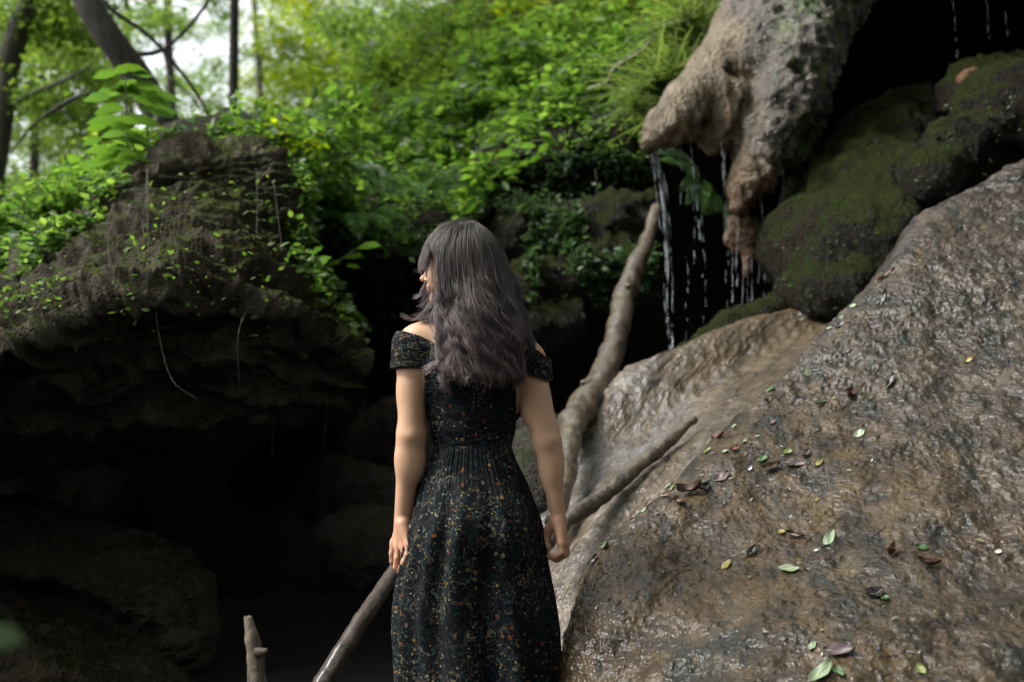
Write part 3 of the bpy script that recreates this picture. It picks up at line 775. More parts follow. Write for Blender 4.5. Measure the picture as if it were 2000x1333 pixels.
# ================================================================== PLANTS
def leaf_geo(Pp, T, N, L, W, simple=False, curl=0.15, fold=0.25):
    """leaf blades: Pp base points, T directions, N upward normals, L lengths, W widths"""
    T = T / np.linalg.norm(T, axis=1, keepdims=True)
    Sd = np.cross(T, N); Sd /= np.linalg.norm(Sd, axis=1, keepdims=True) + 1e-9
    Nn = np.cross(Sd, T)
    L = L[:, None]; W = W[:, None]
    def at(u, s_, dz): return Pp + T * (L * u) + Sd * (W * s_) + Nn * (L * dz)
    if simple:
        V = np.stack([at(0, 0, 0), at(.45, -.5, fold * .3), at(1, 0, -curl), at(.45, .5, fold * .3)], 1)
        b = np.arange(len(Pp))[:, None] * 4
        F = [np.concatenate([b + np.array([0, 1, 2]), b + np.array([0, 2, 3])])]
        return V.reshape(-1, 3), F
    V = np.stack([at(0, 0, 0), at(.22, -.36, fold * .2), at(.22, .36, fold * .2), at(.30, 0, 0.0),
                  at(.60, -.42, fold * .15 - curl * .3), at(.60, .42, fold * .15 - curl * .3), at(.65, 0, -curl * .35), at(1, 0, -curl)], 1)
    b = np.arange(len(Pp))[:, None] * 8
    q = np.concatenate([b + np.array([1, 3, 6, 4]), b + np.array([3, 2, 5, 6])])
    tr = np.concatenate([b + np.array(x) for x in ([0, 3, 1], [0, 2, 3], [4, 6, 7], [6, 5, 7])])
    return V.reshape(-1, 3), [q, tr]

def rdir(rg, n, up=0.0, flat=1.0):
    d = rg.normal(size=(n, 3)); d[:, 2] = d[:, 2] * flat + up
    return d / np.linalg.norm(d, axis=1, keepdims=True)

def surf_points(G, n, rg, r0=0.0, r1=1.0, c0=0.0, c1=1.0):
    """random points over a sheet's grid G, area weighted"""
    nv, nu, _ = G.shape
    i0, i1 = int(r0 * (nv - 1)), int(r1 * (nv - 1)); j0, j1 = int(c0 * (nu - 1)), int(c1 * (nu - 1))
    g = G[i0:i1 + 1, j0:j1 + 1]
    a = np.cross(g[1:, :-1] - g[:-1, :-1], g[:-1, 1:] - g[:-1, :-1])
    ar = np.linalg.norm(a, axis=-1)
    k = rg.choice(ar.size, n, p=(ar / ar.sum()).ravel())
    i, j = np.unravel_index(k, ar.shape)
    u, v = rg.random((n, 1)), rg.random((n, 1))
    p = g[i, j] * (1 - u) * (1 - v) + g[i + 1, j] * u * (1 - v) + g[i, j + 1] * (1 - u) * v + g[i + 1, j + 1] * u * v
    nn = a[i, j] / (ar[i, j][:, None] + 1e-12)
    nn = np.where(nn[:, 2:] < 0, -nn, nn)
    return p, nn

def seen(p):
    """photo pixel of world points (to leave out what lies far outside the frame)"""
    q = p - np.array([0, 0, CAM_Z])
    f = q[:, 1] * CP + q[:, 2] * SP; u = -q[:, 1] * SP + q[:, 2] * CP
    return 1000 + FPX * q[:, 0] / f, 666.5 - FPX * u / f

rg = np.random.default_rng(21)
# ---- undergrowth covering the hillside: nobody could count it
def cover(name, label, p, nn, rg, lmin, lmax, mat, hmax=0.35, dens_fs=1.6, thr=-0.15, simple=False, aspect=0.55, seed=1, up=1.2):
    dn = fbm(p * dens_fs, 3, seed=seed)
    keep = dn > thr * 1.0 + rg.normal(0, .12, len(p))
    p, nn, dn = p[keep], nn[keep], dn[keep]
    hh = hmax * np.clip(dn - thr + 0.15, 0.05, 1) * rg.random(len(p)) ** 0.7
    p = p + np.array([0, 0, 1.0]) * (hh * .6)[:, None] + nn * (hh * .6)[:, None]
    T = rdir(rg, len(p), 0.0, 0.35) + nn * np.array([.5, .5, 0])
    N = rdir(rg, len(p), up, 1.0)
    L = rg.uniform(lmin, lmax, len(p))
    V, F = leaf_geo(p, T, N, L, L * aspect * rg.uniform(.75, 1.2, len(p)), simple)
    return props(mesh_obj(name, V, F, mat, smooth=False), label, None, None, 'stuff')

p, nn = surf_points(HG, 62000, rg, 0.22, 0.52)
x, y = seen(p); k = (x > 560) & (x < 1700) & (y > -200)
cover('undergrowth', 'bright green leafy undergrowth all over the near hillside', p[k], nn[k], rg, .06, .135, M['leaf'], hmax=0.66, seed=3, thr=0.02, aspect=.5)
k = (x > -200) & (x <= 560)
cover('undergrowth', 'low bright undergrowth on the bank behind the boulder', p[k], nn[k], rg, .045, .10, M['leaf'], hmax=0.34, seed=8, thr=-0.2)
p, nn = surf_points(HG, 26000, rg, 0.22, 0.50)
x, y = seen(p); k = (x > -200) & (x < 1700) & (y > -200)
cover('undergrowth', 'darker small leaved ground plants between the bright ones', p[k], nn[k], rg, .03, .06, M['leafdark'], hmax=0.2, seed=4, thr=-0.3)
p, nn = surf_points(HG, 90000, rg, 0.50, 0.80)
x, y = seen(p); k = (x > -200) & (x < 1500) & (y > -250)
k &= ~((x < 620) & (rg.random(len(x)) < .5))
cover('undergrowth', 'woodland undergrowth further up the slope under the trees', p[k], nn[k], rg, .07, .12, M['canopy'], hmax=0.6, seed=5, thr=-0.25, simple=True, dens_fs=0.7)
# plants along the top of the boulder
p, nn = surf_points(BG, 40000, rg, 0.02, 0.20)
x, y = seen(p); k = (x > -150) & (x < 640) & ((x < 235) | (x > 560))
cover('undergrowth', 'green plants creeping over the top edge of the boulder', p[k], nn[k], rg, .028, .065, M['leaf'], hmax=0.16, seed=6, thr=0.10, dens_fs=3)
# small creepers on the mossy ledge
def creepers(label, boxes, n, mat, lmin, lmax, seed, flat=0.5):
    rg = np.random.default_rng(seed)
    deps = bpy.context.evaluated_depsgraph_get()
    out, no = [], []
    for _ in range(n):
        x0, y0, x1, y1, dens = boxes[rg.integers(len(boxes))]
        px, py = rg.uniform(x0, x1), rg.uniform(y0, y1)
        d = Vector(P(px, py, 3.0) - np.array([0, 0, CAM_Z])).normalized()
        ok, loc, nor, _, ob, _m = sc.ray_cast(deps, Vector((0, 0, CAM_Z)) + d * 3.4, d)
        if ok and ob.name.split('.')[0] in ('rock', 'boulder', 'cliff', 'hillside') and fbm(np.array([loc]) * 4.0, 2, seed=seed)[0] > -0.2:
            out.append(loc); no.append(nor)
    p, nn = np.array(out, float), np.array(no, float)
    p = p + nn * rg.uniform(.005, .07, (len(p), 1))
    L = rg.uniform(lmin, lmax, len(p))
    V, F = leaf_geo(p, rdir(rg, len(p), 0, .5) + nn * .4, rdir(rg, len(p), 1.3), L, L * .6)
    return props(mesh_obj('ground_cover', V, F, mat, smooth=False), label, None, None, 'stuff')
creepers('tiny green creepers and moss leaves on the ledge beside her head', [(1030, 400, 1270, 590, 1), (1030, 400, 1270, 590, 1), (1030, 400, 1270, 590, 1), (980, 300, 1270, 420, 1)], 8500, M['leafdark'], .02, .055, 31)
creepers('small leaves sprouting from the dark hollow behind the boulder', [(600, 440, 800, 640, 1), (560, 380, 700, 520, 1)], 1700, M['leaf'], .03, .07, 32)
creepers('little plants on the face of the layered boulder', [(240, 330, 560, 640, 1), (0, 480, 300, 620, 1)], 420, M['leaf'], .015, .035, 33)
creepers('leaves of the plants on the black bulge near the falls', [(1060, 230, 1290, 330, 1), (1180, 100, 1265, 215, 1)], 1200, M['leaf'], .03, .06, 34)
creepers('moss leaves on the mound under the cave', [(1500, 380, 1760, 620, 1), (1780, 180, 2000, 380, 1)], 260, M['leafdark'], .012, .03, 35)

# ---- shrubs on the slope: each a thing of stems and leaves
def make_shrub(seed, n=220, rad=0.42, hgt=0.5, lmin=.05, lmax=.10, mat='leaf', label='', layers=True):
    rg = np.random.default_rng(seed)
    root = empty('leafy_shrub', (0, 0, 0))
    stems, P_, T_, N_ = [], [], [], []
    ns = 9
    for i in range(ns):
        a = rg.uniform(0, 6.28); r = rad * rg.uniform(.3, 1); h = hgt * rg.uniform(.45, 1)
        c = np.array([(0, 0, 0), (r * .35 * math.cos(a), r * .35 * math.sin(a), h * .6), (r * math.cos(a), r * math.sin(a), h)])
        stems.append(tube_geo(c, [.007, .005, .002], 8, 5))
        m = n // ns
        t_ = rg.uniform(.35, 1, m); pts = cr(c, t_)
        P_.append(pts); aa = rg.uniform(0, 6.28, m)
        T_.append(np.stack([np.cos(aa), np.sin(aa), rg.normal(-.05, .15, m)], 1)); N_.append(rdir(rg, m, 2.2))
    P_, T_, N_ = map(np.concatenate, (P_, T_, N_))
    P_ = P_ + T_ * rg.uniform(0, .10, (len(P_), 1)) + np.array([0, 0, 1]) * rg.normal(0, .02, (len(P_), 1))
    L = rg.uniform(lmin, lmax, len(P_))
    V, F = leaf_geo(P_, T_, N_, L, L * .58)
    mesh_obj('foliage', V, F, M[mat], root, smooth=False)
    V, F = join_geo(stems); mesh_obj('stem', V, F, M['stem'], root)
    return root
def copy_tree(o, parent=None):
    c = o.copy(); COL.objects.link(c)
    if parent: c.parent = parent
    for ch in o.children: copy_tree(ch, c)
    return c
HB = BVHTree.FromPolygons([tuple(v) for v in HG.reshape(-1, 3)], grid_faces(HG.shape[0], HG.shape[1]).tolist())
def on_hill(px, py):
    d = Vector(P(px, py, 3.0) - np.array([0, 0, CAM_Z])).normalized()
    loc, n, i, dist = HB.ray_cast(Vector((0, 0, CAM_Z)), d)
    return loc
protos = [make_shrub(100), make_shrub(101, 260, .5, .42, .06, .11), make_shrub(102, 180, .34, .55, .05, .085, 'yellow')]
spots = [(620, 300, 0, 1.0), (700, 260, 1, 1.1), (760, 330, 0, .9), (830, 250, 1, 1.2), (880, 330, 1, .9), (930, 180, 0, 1.2), (1010, 130, 1, 1.3), (1060, 190, 0, 1.1),
         (960, 250, 1, .9), (1100, 120, 1, 1.1), (1010, 60, 2, 1.0), (880, 130, 0, 1.2), (780, 200, 1, 1.3), (720, 380, 0, .8), (680, 420, 1, .7), (820, 400, 0, .7), (870, 430, 1, .6),
         (1150, 200, 0, .9), (1190, 60, 1, 1.0), (560, 330, 2, .6), (480, 360, 1, .45), (390, 365, 0, .4), (60, 480, 1, .7), (140, 450, 0, .7), (30, 470, 0, .8), (200, 420, 1, .5),
         (100, 470, 0, .6), (-20, 500, 1, .7), (1000, 290, 1, .7), (640, 350, 0, .8), (930, 380, 1, .6), (1240, 150, 0, .7), (590, 390, 1, .6), (770, 460, 0, .55)]
used = [False] * 3
SH = ['just right of the slender grey trunk, above the boulder corner', 'at the foot of the fine leaved tree', 'on the middle of the slope, below the widest dark gap', 'at the left of the upper slope above her forehead', 'directly above her head, halfway up the slope', 'high above her head, left of the slope crest', 'near the top of the slope, right of the centre', 'above the drooping sprig over the black bulge', 'above the black bulge and below the tallest shrubs', 'near the top beside the bare branch', 'at the very top of the slope, centre', 'at the top of the slope, left of the crest', 'below the leafy tree at the slope top', 'beside the arching fern on the left', 'at the lower left of the slope over the dark gap', 'just above the drooping fern', 'lowest on the slope right above her hair', 'left of the crooked bare branch', 'under the shaded tree at the top centre', 'behind the right corner of the boulder top', 'behind the flat top of the boulder', 'behind the left part of the boulder top', 'on the left bank below the pale forked tree', 'on the left bank under the tall tiered plant', 'at the far left behind the creeping plants', 'between the tall tiered plant and the boulder', 'low on the left bank over the boulder slope', 'cut by the left edge of the picture', 'at the right end of the slope over the black bulge', 'above the right shoulder of the boulder', 'at the slope edge behind the top of her head', 'between the bare branch and the tan rock lip', 'against the right flank of the boulder', 'hanging over the dark hollow left of her face']
for i, (px, py, kd, s_) in enumerate(spots):
    loc = on_hill(px, py)
    if loc is None: continue
    o = protos[kd] if not used[kd] else copy_tree(protos[kd])
    used[kd] = True
    o.location = loc - Vector((0, 0, .05)); o.rotation_euler = (random.uniform(-.2, .1), random.uniform(-.15, .15), random.uniform(0, 6.28)); o.scale = (s_,) * 3
    props(o, ['bright leafy shrub ', 'broad flat leaved shrub ', 'yellow green young shrub '][kd] + SH[i], 'shrub', 'shrubs on the wooded slope')

# ---- ferns
def make_fern(seed, nf=9, ln=0.42):
    rg = np.random.default_rng(seed)
    root = empty('fern', (0, 0, 0))
    for i in range(nf):
        a = i * 6.283 / nf + rg.normal(0, .2); l = ln * rg.uniform(.75, 1.1)
        c = np.array([(0, 0, 0), (l * .4 * math.cos(a), l * .4 * math.sin(a), l * .38), (l * .8 * math.cos(a), l * .8 * math.sin(a), l * .32), (l * 1.1 * math.cos(a), l * 1.1 * math.sin(a), l * .08)])
        m = 26; t_ = np.linspace(.12, .99, m); pts = cr(c, t_); tg = np.gradient(pts, axis=0); tg /= np.linalg.norm(tg, axis=1, keepdims=True)
        side = np.cross(tg, [0, 0, 1.0]); side /= np.linalg.norm(side, axis=1, keepdims=True)
        LL = .30 * l * np.sin(np.clip(t_ * 1.05, 0, 1) * np.pi) ** .6 * (1 - .45 * t_) + .006
        parts = [tube_geo(c, [.004, .003, .002, .001], 10, 4)]
        for s_ in (1, -1):
            parts.append(leaf_geo(pts, side * s_ + tg * .35, np.cross(side, tg), LL, np.full(m, l * .026), simple=True, curl=.12))
        V, F = join_geo(parts); mesh_obj('frond', V, F, M['fern'], root, smooth=False)
    return root
ferns = [((745, 410), 'arching fern on the slope up and left of her head', 1.0), ((840, 395), 'fern with fronds drooping over the edge just above her head', .9),
         ((930, 395), 'pale fern behind the top of her head', .8), ((1300, 200), 'fern at the foot of the bare branch near the tan rock lip', .9), ((690, 470), 'fern hanging at the dark edge left of her face', .8)]
f0_ = make_fern(5); first = True
for (px, py), lab, s_ in ferns:
    loc = on_hill(px, py)
    if loc is None: loc = Vector(P(px, py, 6.9))
    o = f0_ if first else copy_tree(f0_); first = False
    o.location = loc + Vector((0, -.05, .03)); o.rotation_euler = (.35, 0, random.uniform(0, 6)); o.scale = (s_,) * 3
    props(o, lab, 'fern', 'ferns among the rocks')
o = copy_tree(f0_); o.location = Vector(P(1340, 400, 6.9)); o.rotation_euler = (.9, .3, 1); o.scale = (1.0,) * 3
props(o, 'dim grey green fern behind the threads of falling water', 'fern', 'ferns among the rocks')

# ---- grass tufts beside the lip
def make_tuft(seed, n=170, ln=.32):
    rg = np.random.default_rng(seed)
    b = np.zeros((n, 3)); b[:, :2] = rg.normal(0, .07, (n, 2))
    T = rdir(rg, n, 1.0, .6); L = rg.uniform(.4, 1, n) * ln
    parts = []
    Sd = np.cross(T, rdir(rg, n)); Sd /= np.linalg.norm(Sd, axis=1, keepdims=True)
    W = .006
    pts = [b + T * (L * u)[:, None] + np.array([0, 0, -1]) * (L * .55 * u ** 2.2)[:, None] + T * np.array([1, 1, 0]) * (L * .6 * u * u)[:, None] for u in (0, .35, .7, 1)]
    V = np.stack([pts[0] - Sd * W, pts[0] + Sd * W, pts[1] - Sd * W * .9, pts[1] + Sd * W * .9, pts[2] - Sd * W * .6, pts[2] + Sd * W * .6, pts[3]], 1).reshape(-1, 3)
    k = np.arange(n)[:, None] * 7
    q = np.concatenate([k + np.array([0, 1, 3, 2]), k + np.array([2, 3, 5, 4])]); tr = k + np.array([4, 5, 6])
    o = mesh_obj('grass_tuft', V, [q, tr], M['grass'], smooth=False)
    return o
GT = ['beside the widest part of the tan rock', 'left of the tan rock, second from the top', 'halfway down the left side of the tan rock', 'just above the narrow tip of the tan rock', 'high beside the tan rock near the frame edge', 'lowest, over the black bulge left of the rock tip', 'near the tip of the tan rock, behind the creepers', 'left of the others beside the bare branch end', 'topmost, at the upper edge of the tan rock']
g0 = make_tuft(9); first = True
for px, py, D, s_ in [(1385, 45, 7.0, 1.0), (1350, 95, 6.9, .9), (1315, 135, 6.8, .9), (1280, 170, 6.7, .8), (1410, 5, 7.1, 1.0), (1250, 215, 6.6, .6), (880, 160, 9, 1.5), (1340, 60, 6.8, 1.2), (1440, -30, 6.9, 1.2)]:
    o = g0 if first else g0.copy()
    if not first: COL.objects.link(o)
    first = False
    o.location = Vector(P(px, py, D)); o.rotation_euler = (.2, -.3, random.uniform(0, 6)); o.scale = (s_,) * 3
    props(o, 'tuft of pale green grass ' + GT.pop(0), 'grass tuft', 'grass tufts by the rock lip')
bpy.data.objects['grass_tuft.006'].location = Vector(P(1295, 185, 6.7))

# ---- tall big leaved seedling in front of the leaning tree
def tall_plant(ctrls, leaves, label, mat='leaf'):
    root = empty('big_leaved_plant', ctrls[0][0])
    for c in ctrls:
        V, F = tube_geo(c, [.007, .006, .005, .003][:len(c)], 24, 6); mesh_obj('stem', V, F, M['stem'], root)
    for px, py, D, w_, ang, tilt in leaves:
        c = P(px, py, D); L = w_ * D / FPX
        T = np.array([[math.cos(ang), math.sin(ang) * .6, tilt]]); N = np.array([[0.05, .42, 1.0]])
        V, F = leaf_geo(c[None] - T / np.linalg.norm(T) * L * .5, T, N, np.array([L]), np.array([L * .62]), curl=.16)
        mesh_obj('leaf', V, F, M[mat], root, smooth=True)
    return props(root, label, 'plant')
bl = []
rr_ = random.Random(4)
for py, xs in ((135, (240, 265)), (145, (205, 280)), (168, (245, 290)), (172, (270, 300)), (178, (215, 250)), (190, (190, 300, 330)), (198, (285, 315)), (213, (215, 290, 325)), (222, (320,)),
               (235, (205, 250, 280)), (247, (190, 235)), (262, (220, 262)), (275, (180, 250, 275)), (292, (190, 230)), (305, (215, 245, 270)), (320, (180, 230))):
    for x_ in xs: bl.append((x_, py, 5.5 + rr_.uniform(-.12, .12), rr_.uniform(44, 72), rr_.uniform(-.5, .5) + (3.14 if x_ < 250 else 0), rr_.uniform(-.18, .05)))
tall_plant([[P(283, 345, 5.5), P(262, 290, 5.5), P(248, 240, 5.5), P(245, 150, 5.5)], [P(289, 345, 5.55), P(290, 300, 5.55), P(287, 240, 5.55), P(284, 180, 5.55)]], bl,
           'tall young plant with broad flat leaves in tiers, in front of the leaning tree')
# drooping sprig at the right end of the undergrowth
bl = [(1075, 275, 6.6, 40, .3, -.3), (1060, 290, 6.6, 36, 2.8, -.5), (1080, 305, 6.6, 30, 0, -.6), (1045, 310, 6.6, 34, 3, -.3), (1030, 285, 6.6, 36, 3.1, .1), (1065, 262, 6.6, 30, .8, .1), (1020, 320, 6.6, 30, 2.9, -.2), (985, 300, 6.6, 40, 3, .0), (1000, 335, 6.6, 36, 3, .0)]
tall_plant([[P(960, 320, 6.8), P(1000, 295, 6.7), P(1050, 275, 6.6), P(1078, 285, 6.6)]], bl, 'leafy sprig drooping over the black rock bulge', 'leaf')
bl = [(650, 515, 5.9, 34, 3, -.2), (625, 540, 5.9, 36, 2.6, -.3), (605, 560, 5.9, 26, 0, -.4), (690, 520, 5.9, 30, .3, 0), (640, 580, 5.9, 30, 3.1, -.2), (665, 600, 5.9, 44, .2, 0), (690, 608, 5.9, 40, .2, -.2), (700, 622, 5.9, 34, .5, -.3), (605, 590, 5.9, 26, 2.7, -.4), (640, 625, 5.9, 26, 0, -.6), (620, 500, 5.9, 26, 1.5, .2), (680, 640, 5.9, 26, .3, -.4), (720, 480, 6.0, 50, 3.0, 0), (690, 500, 6.0, 40, 3, 0)]
tall_plant([[P(560, 540, 5.7), P(600, 560, 5.8), P(640, 600, 5.9), P(690, 605, 5.9)], [P(600, 520, 5.9), P(640, 520, 5.9), P(700, 485, 6.0)]], bl, 'leafy sprig hanging in the dark gap right of the boulder', 'leaf')

# ---- hanging roots and creepers on the boulder
DEP = bpy.context.evaluated_depsgraph_get()
def hang(pts, lab, leaves=(), r=.0016):
    c = [P(*p_) for p_ in pts]
    root = empty('hanging_vine', c[0])
    V, F = tube_geo(c, np.linspace(r, r * .6, len(c)), 40, 5, rough=.3, fs=30); mesh_obj('vine', V, F, M['root'], root)
    for (px, py, D, w_) in leaves:
        L = w_ * D / FPX; rgx = np.random.default_rng(int(px * 7 + py))
        for s_ in (1, -1):
            T = np.array([[s_, rgx.normal(0, .4), rgx.normal(-.05, .15)]]); V, F = leaf_geo(P(px, py, D)[None], T, np.array([[0, -.45, 1.0]]), np.array([L * .75]), np.array([L * .5]))
            mesh_obj('leaf', V, F, M['leaf'], root, smooth=False)
    return props(root, lab, 'vine', 'vines and roots hanging on the boulder')
hang([(287, 330, 4.9), (284, 400, 4.7), (278, 440, 4.65), (300, 540, 4.35), (308, 640, 4.2), (335, 740, 4.1), (385, 780, 4.1)], 'longest bare root, hanging down the middle of the boulder face and curling right', r=.0018)
hang([(289, 335, 4.85), (288, 420, 4.6), (290, 500, 4.4)], 'thin straight root hanging beside the long curled root', r=.002)
hang([(500, 330, 5.2), (503, 400, 5.0), (500, 480, 4.8), (498, 560, 4.6), (466, 650, 4.2), (468, 760, 4.2)], 'vine with pairs of small bright leaves down the right side of the boulder',
     [(497, 338, 5.15, 22), (512, 342, 5.15, 20), (492, 377, 5.05, 22), (505, 392, 5, 16), (488, 412, 4.95, 24), (510, 430, 4.9, 16), (470, 450, 4.75, 24), (500, 463, 4.8, 18), (520, 508, 4.7, 34), (545, 510, 4.7, 30), (500, 548, 4.6, 22), (500, 606, 4.5, 20), (497, 656, 4.3, 12)])
hang([(535, 360, 5.3), (545, 440, 5.15), (555, 520, 5.0)], 'short vine with four pale leaves at the boulder right edge', [(552, 382, 5.2, 20), (558, 407, 5.15, 20), (535, 425, 5.15, 20), (562, 508, 5, 18), (590, 466, 5.0, 18)])
hang([(533, 660, 4.75), (536, 780, 4.75), (530, 900, 4.8)], 'faint straight thread of root below the boulder corner', r=.0014)
hang([(640, 670, 4.9), (638, 780, 4.9), (632, 880, 4.95)], 'thread of root hanging off the far right boulder corner', r=.0016)
hang([(210, 450, 4.55), (212, 540, 4.35), (200, 640, 4.2)], 'short dry root on the left half of the boulder', [(208, 437, 4.55, 18), (205, 420, 4.6, 16)], r=.0016)
hang([(148, 600, 4.3), (145, 650, 4.2), (150, 690, 4.1)], 'shortest root on the far left of the boulder face', r=.0014)
hang([(1163, 330, 6.9), (1165, 380, 6.85), (1158, 470, 6.7)], 'root dangling in front of the black bulge right of her head', r=.0022)

# ================================================================== TREES
def crown_geo(cs, n, rg, lsz, simple=True, aspect=.6):
    """leaf clusters spread through the crown's volume"""
    P_ = []
    for (c, r) in cs:
        m = max(6, int(n * r ** 2 / sum(q[1] ** 2 for q in cs)))
        nc = max(4, int(26 * r))
        cc = rg.normal(size=(nc, 3)); cc /= np.linalg.norm(cc, axis=1, keepdims=True); cc *= (rg.random((nc, 1)) ** .4) * r * np.array([1, 1, .7])
        k = rg.integers(0, nc, m)
        P_.append(np.array(c) + cc[k] + rg.normal(0, 1, (m, 3)) * np.array([.34, .34, .13]) * min(1, r * .6 + .35))
    P_ = np.concatenate(P_)
    L = rg.uniform(.7, 1.25, len(P_)) * lsz
    return leaf_geo(P_, rdir(rg, len(P_), -.1, .5), rdir(rg, len(P_), 1.0), L, L * aspect, simple)

def tree(label, trunk, rads, limbs, crowns, n, mat='canopy', bark='bark', lsz=.13, group=None, seed=1, name='tree', rough=.12):
    rg = np.random.default_rng(seed)
    root = empty(name, trunk[0])
    V, F = tube_geo(trunk, rads, 90, 18, rough=rough, fs=3, seed=seed); mesh_obj('trunk', V, F, M[bark], root)
    for c, r in limbs:
        V, F = tube_geo(c, r, 40, 8, rough=.12, fs=4, seed=seed + 1); mesh_obj('limb', V, F, M[bark], root)
    if crowns:
        V, F = crown_geo(crowns, n, rg, lsz); mesh_obj('crown', V, F, M[mat], root, smooth=False)
    return props(root, label, 'tree', group)

def C_(px, py, D, rpx): return (P(px, py, D), rpx * D / FPX)
tree('thick dark tree leaning to the left, its foot behind the boulder top', [P(352, 300, 9.2), P(318, 235, 9.1), P(262, 140, 9.0), P(205, 60, 8.9), P(155, -30, 8.9), P(60, -260, 9.2), P(0, -500, 9.5)], [.15, .125, .112, .108, .104, .09, .06],
     [([P(240, 110, 9), P(330, 90, 9.6), P(420, -20, 10), P(500, -200, 10)], [.022, .018, .014, .006]), ([P(100, -150, 9), P(200, -320, 8.5), P(300, -480, 8)], [.07, .05, .02])],
     [C_(60, -420, 9.5, 330), C_(330, -480, 9, 260), C_(-200, -250, 10, 230)], 7000, lsz=.12, seed=11)
tree('slender straight grey tree standing right of the leaning one', [P(456, 310, 11), P(456, 200, 11), P(457, 100, 11), P(458, -20, 11), P(456, -260, 11.2), P(450, -560, 11.5)], [.048, .046, .045, .043, .038, .02],
     [([P(457, -150, 11), P(520, -260, 11.3), P(600, -340, 11.6)], [.02, .012, .005])], [C_(450, -520, 11.5, 280), C_(640, -420, 12, 200)], 5200, lsz=.13, seed=12, rough=.05)
tree('pale trunked tree at the left edge forking upwards', [P(-30, 420, 12), P(0, 240, 12), P(25, 90, 12), P(70, -40, 12), P(120, -300, 12), P(150, -500, 12)], [.15, .13, .12, .10, .07, .03],
     [([P(10, 170, 12), P(30, 60, 12), P(60, 20, 12.1), P(80, -60, 12.2), P(60, -300, 12.5)], [.07, .06, .05, .05, .02]), ([P(5, 215, 12), P(60, 185, 11.8), P(130, 155, 11.6), P(190, 120, 11.4)], [.03, .025, .02, .008])],
     [C_(60, -250, 12, 200), C_(120, 30, 12.4, 100), C_(110, 190, 12.2, 80), C_(-40, 60, 12.2, 110), C_(220, -60, 12.5, 100)], 8500, bark='barkpale', seed=13, lsz=.09)
bgt = [(700, 26, .05, [(690, 120, 80), (760, 40, 110), (640, 150, 60), (620, 60, 40), (700, 200, 70)], 'fine leaved tree high on the slope right of the gap in the canopy'),
       (500, 24, .06, [(540, 60, 60), (600, 110, 75), (590, 210, 70), (510, 240, 60), (610, 20, 60), (500, 160, 40), (660, 260, 60), (560, -10, 50)], 'airy yellow green tree right of the slender grey trunk'),
       (330, 20, .07, [(300, 40, 70), (420, 250, 60), (350, 300, 70), (240, 60, 70), (380, -70, 90), (430, 10, 40), (400, 190, 50), (330, 170, 50), (480, 300, 60), (350, 60, 45), (500, 110, 40), (415, 130, 36), (380, 160, 40), (440, 60, 30), (520, 200, 40)], 'thin crowned tree behind the leaning trunk'),
       (170, 18, .08, [(170, 120, 80), (130, 210, 75), (200, 270, 65), (90, 60, 80), (230, 180, 60)], 'dense small leaved tree left of the leaning trunk'),
       (60, 22, .08, [(60, 130, 90), (30, 250, 95), (110, 330, 85), (-20, 350, 90), (60, 20, 90), (160, 30, 70), (190, 350, 70)], 'deep green tree filling the left edge of the wood'),
       (600, 30, .08, [(500, 320, 60), (600, 290, 60), (440, 300, 60), (560, 160, 55)], 'far pale tree low in the gap above the boulder'),
       (250, 32, .09, [(250, 320, 80), (150, 380, 80), (330, 230, 40), (60, 400, 80)], 'farthest hazy tree beyond the seedling plant'),
       (880, 14, .07, [(860, 60, 90), (940, 10, 100), (780, 110, 70), (700, 60, 60), (1050, -20, 90)], 'leafy tree at the top of the slope above her head'),
       (1180, 13, .06, [(1180, -10, 80), (1270, -50, 90), (1120, 30, 60)], 'shaded tree at the top centre above the bare branch')]
for i, (px, D, r_, cs, lab) in enumerate(bgt):
    y0 = 420 if px < 500 else (330 if px < 800 else 150)
    tr_ = [P(px, y0, D), P(px + 8, y0 - 150, D), P(px - 4, -40, D), P(px + 10, -300, D)]
    tree(lab, tr_, [r_ * 1.3, r_ * 1.1, r_, r_ * .5], [([P(px, 150, D), P((px + c[0]) / 2, (150 + c[1]) / 2 - 10, D), P(c[0], c[1], D)], [r_ * .4, r_ * .3, r_ * .1]) for c in cs[:2]],
         [C_(c[0], c[1], D + (j - 1) * .5, c[2]) for j, c in enumerate(cs)], 9500, mat=('yellow' if i in (1,) else 'canopy'), bark='barkpale' if i % 2 else 'bark', lsz=.055 + D * .0020, seed=40 + i, rough=.05)
# far wood seen through the gaps
rgw = np.random.default_rng(77)
cs = [C_(x_, y_, D_, r_) for x_, y_, D_, r_ in [(0, 300, 42, 90), (120, 280, 45, 80), (230, 390, 44, 90), (330, 400, 42, 80), (430, 380, 42, 70), (-120, 200, 42, 120), (60, 180, 46, 60), (560, 340, 40, 60), (-200, 350, 40, 120)]]
V, F = crown_geo(cs, 14000, rgw, .15)
props(mesh_obj('distant_wood', V, F, M['canopy'], smooth=False), 'distant wood showing through the trees on the left', None, None, 'stuff')
# unseen canopy added above and behind to shade the hollow and break up the sky
rgc = np.random.default_rng(78)
cs = []
for _ in range(300):
    x_, y_, z_ = rgc.uniform(-9, 9), rgc.uniform(-5, 11), rgc.uniform(7.5, 11)
    if x_ < -1.5 and y_ > -1.5 and rgc.random() < .8: continue          # the gap the light falls through
    if z_ - CAM_Z < (y_ + .5) * 0.75: continue
    if y_ > 3.5 and x_ < 2.5: continue
    cs.append(((x_, y_, z_), rgc.uniform(.7, 1.25)))
V, F = crown_geo(cs, 52000, rgc, .24)
props(mesh_obj('shade_canopy', V, F, M['canopy'], smooth=False), 'unseen canopy leaves added high overhead to shade the hollow', None, None, 'stuff')

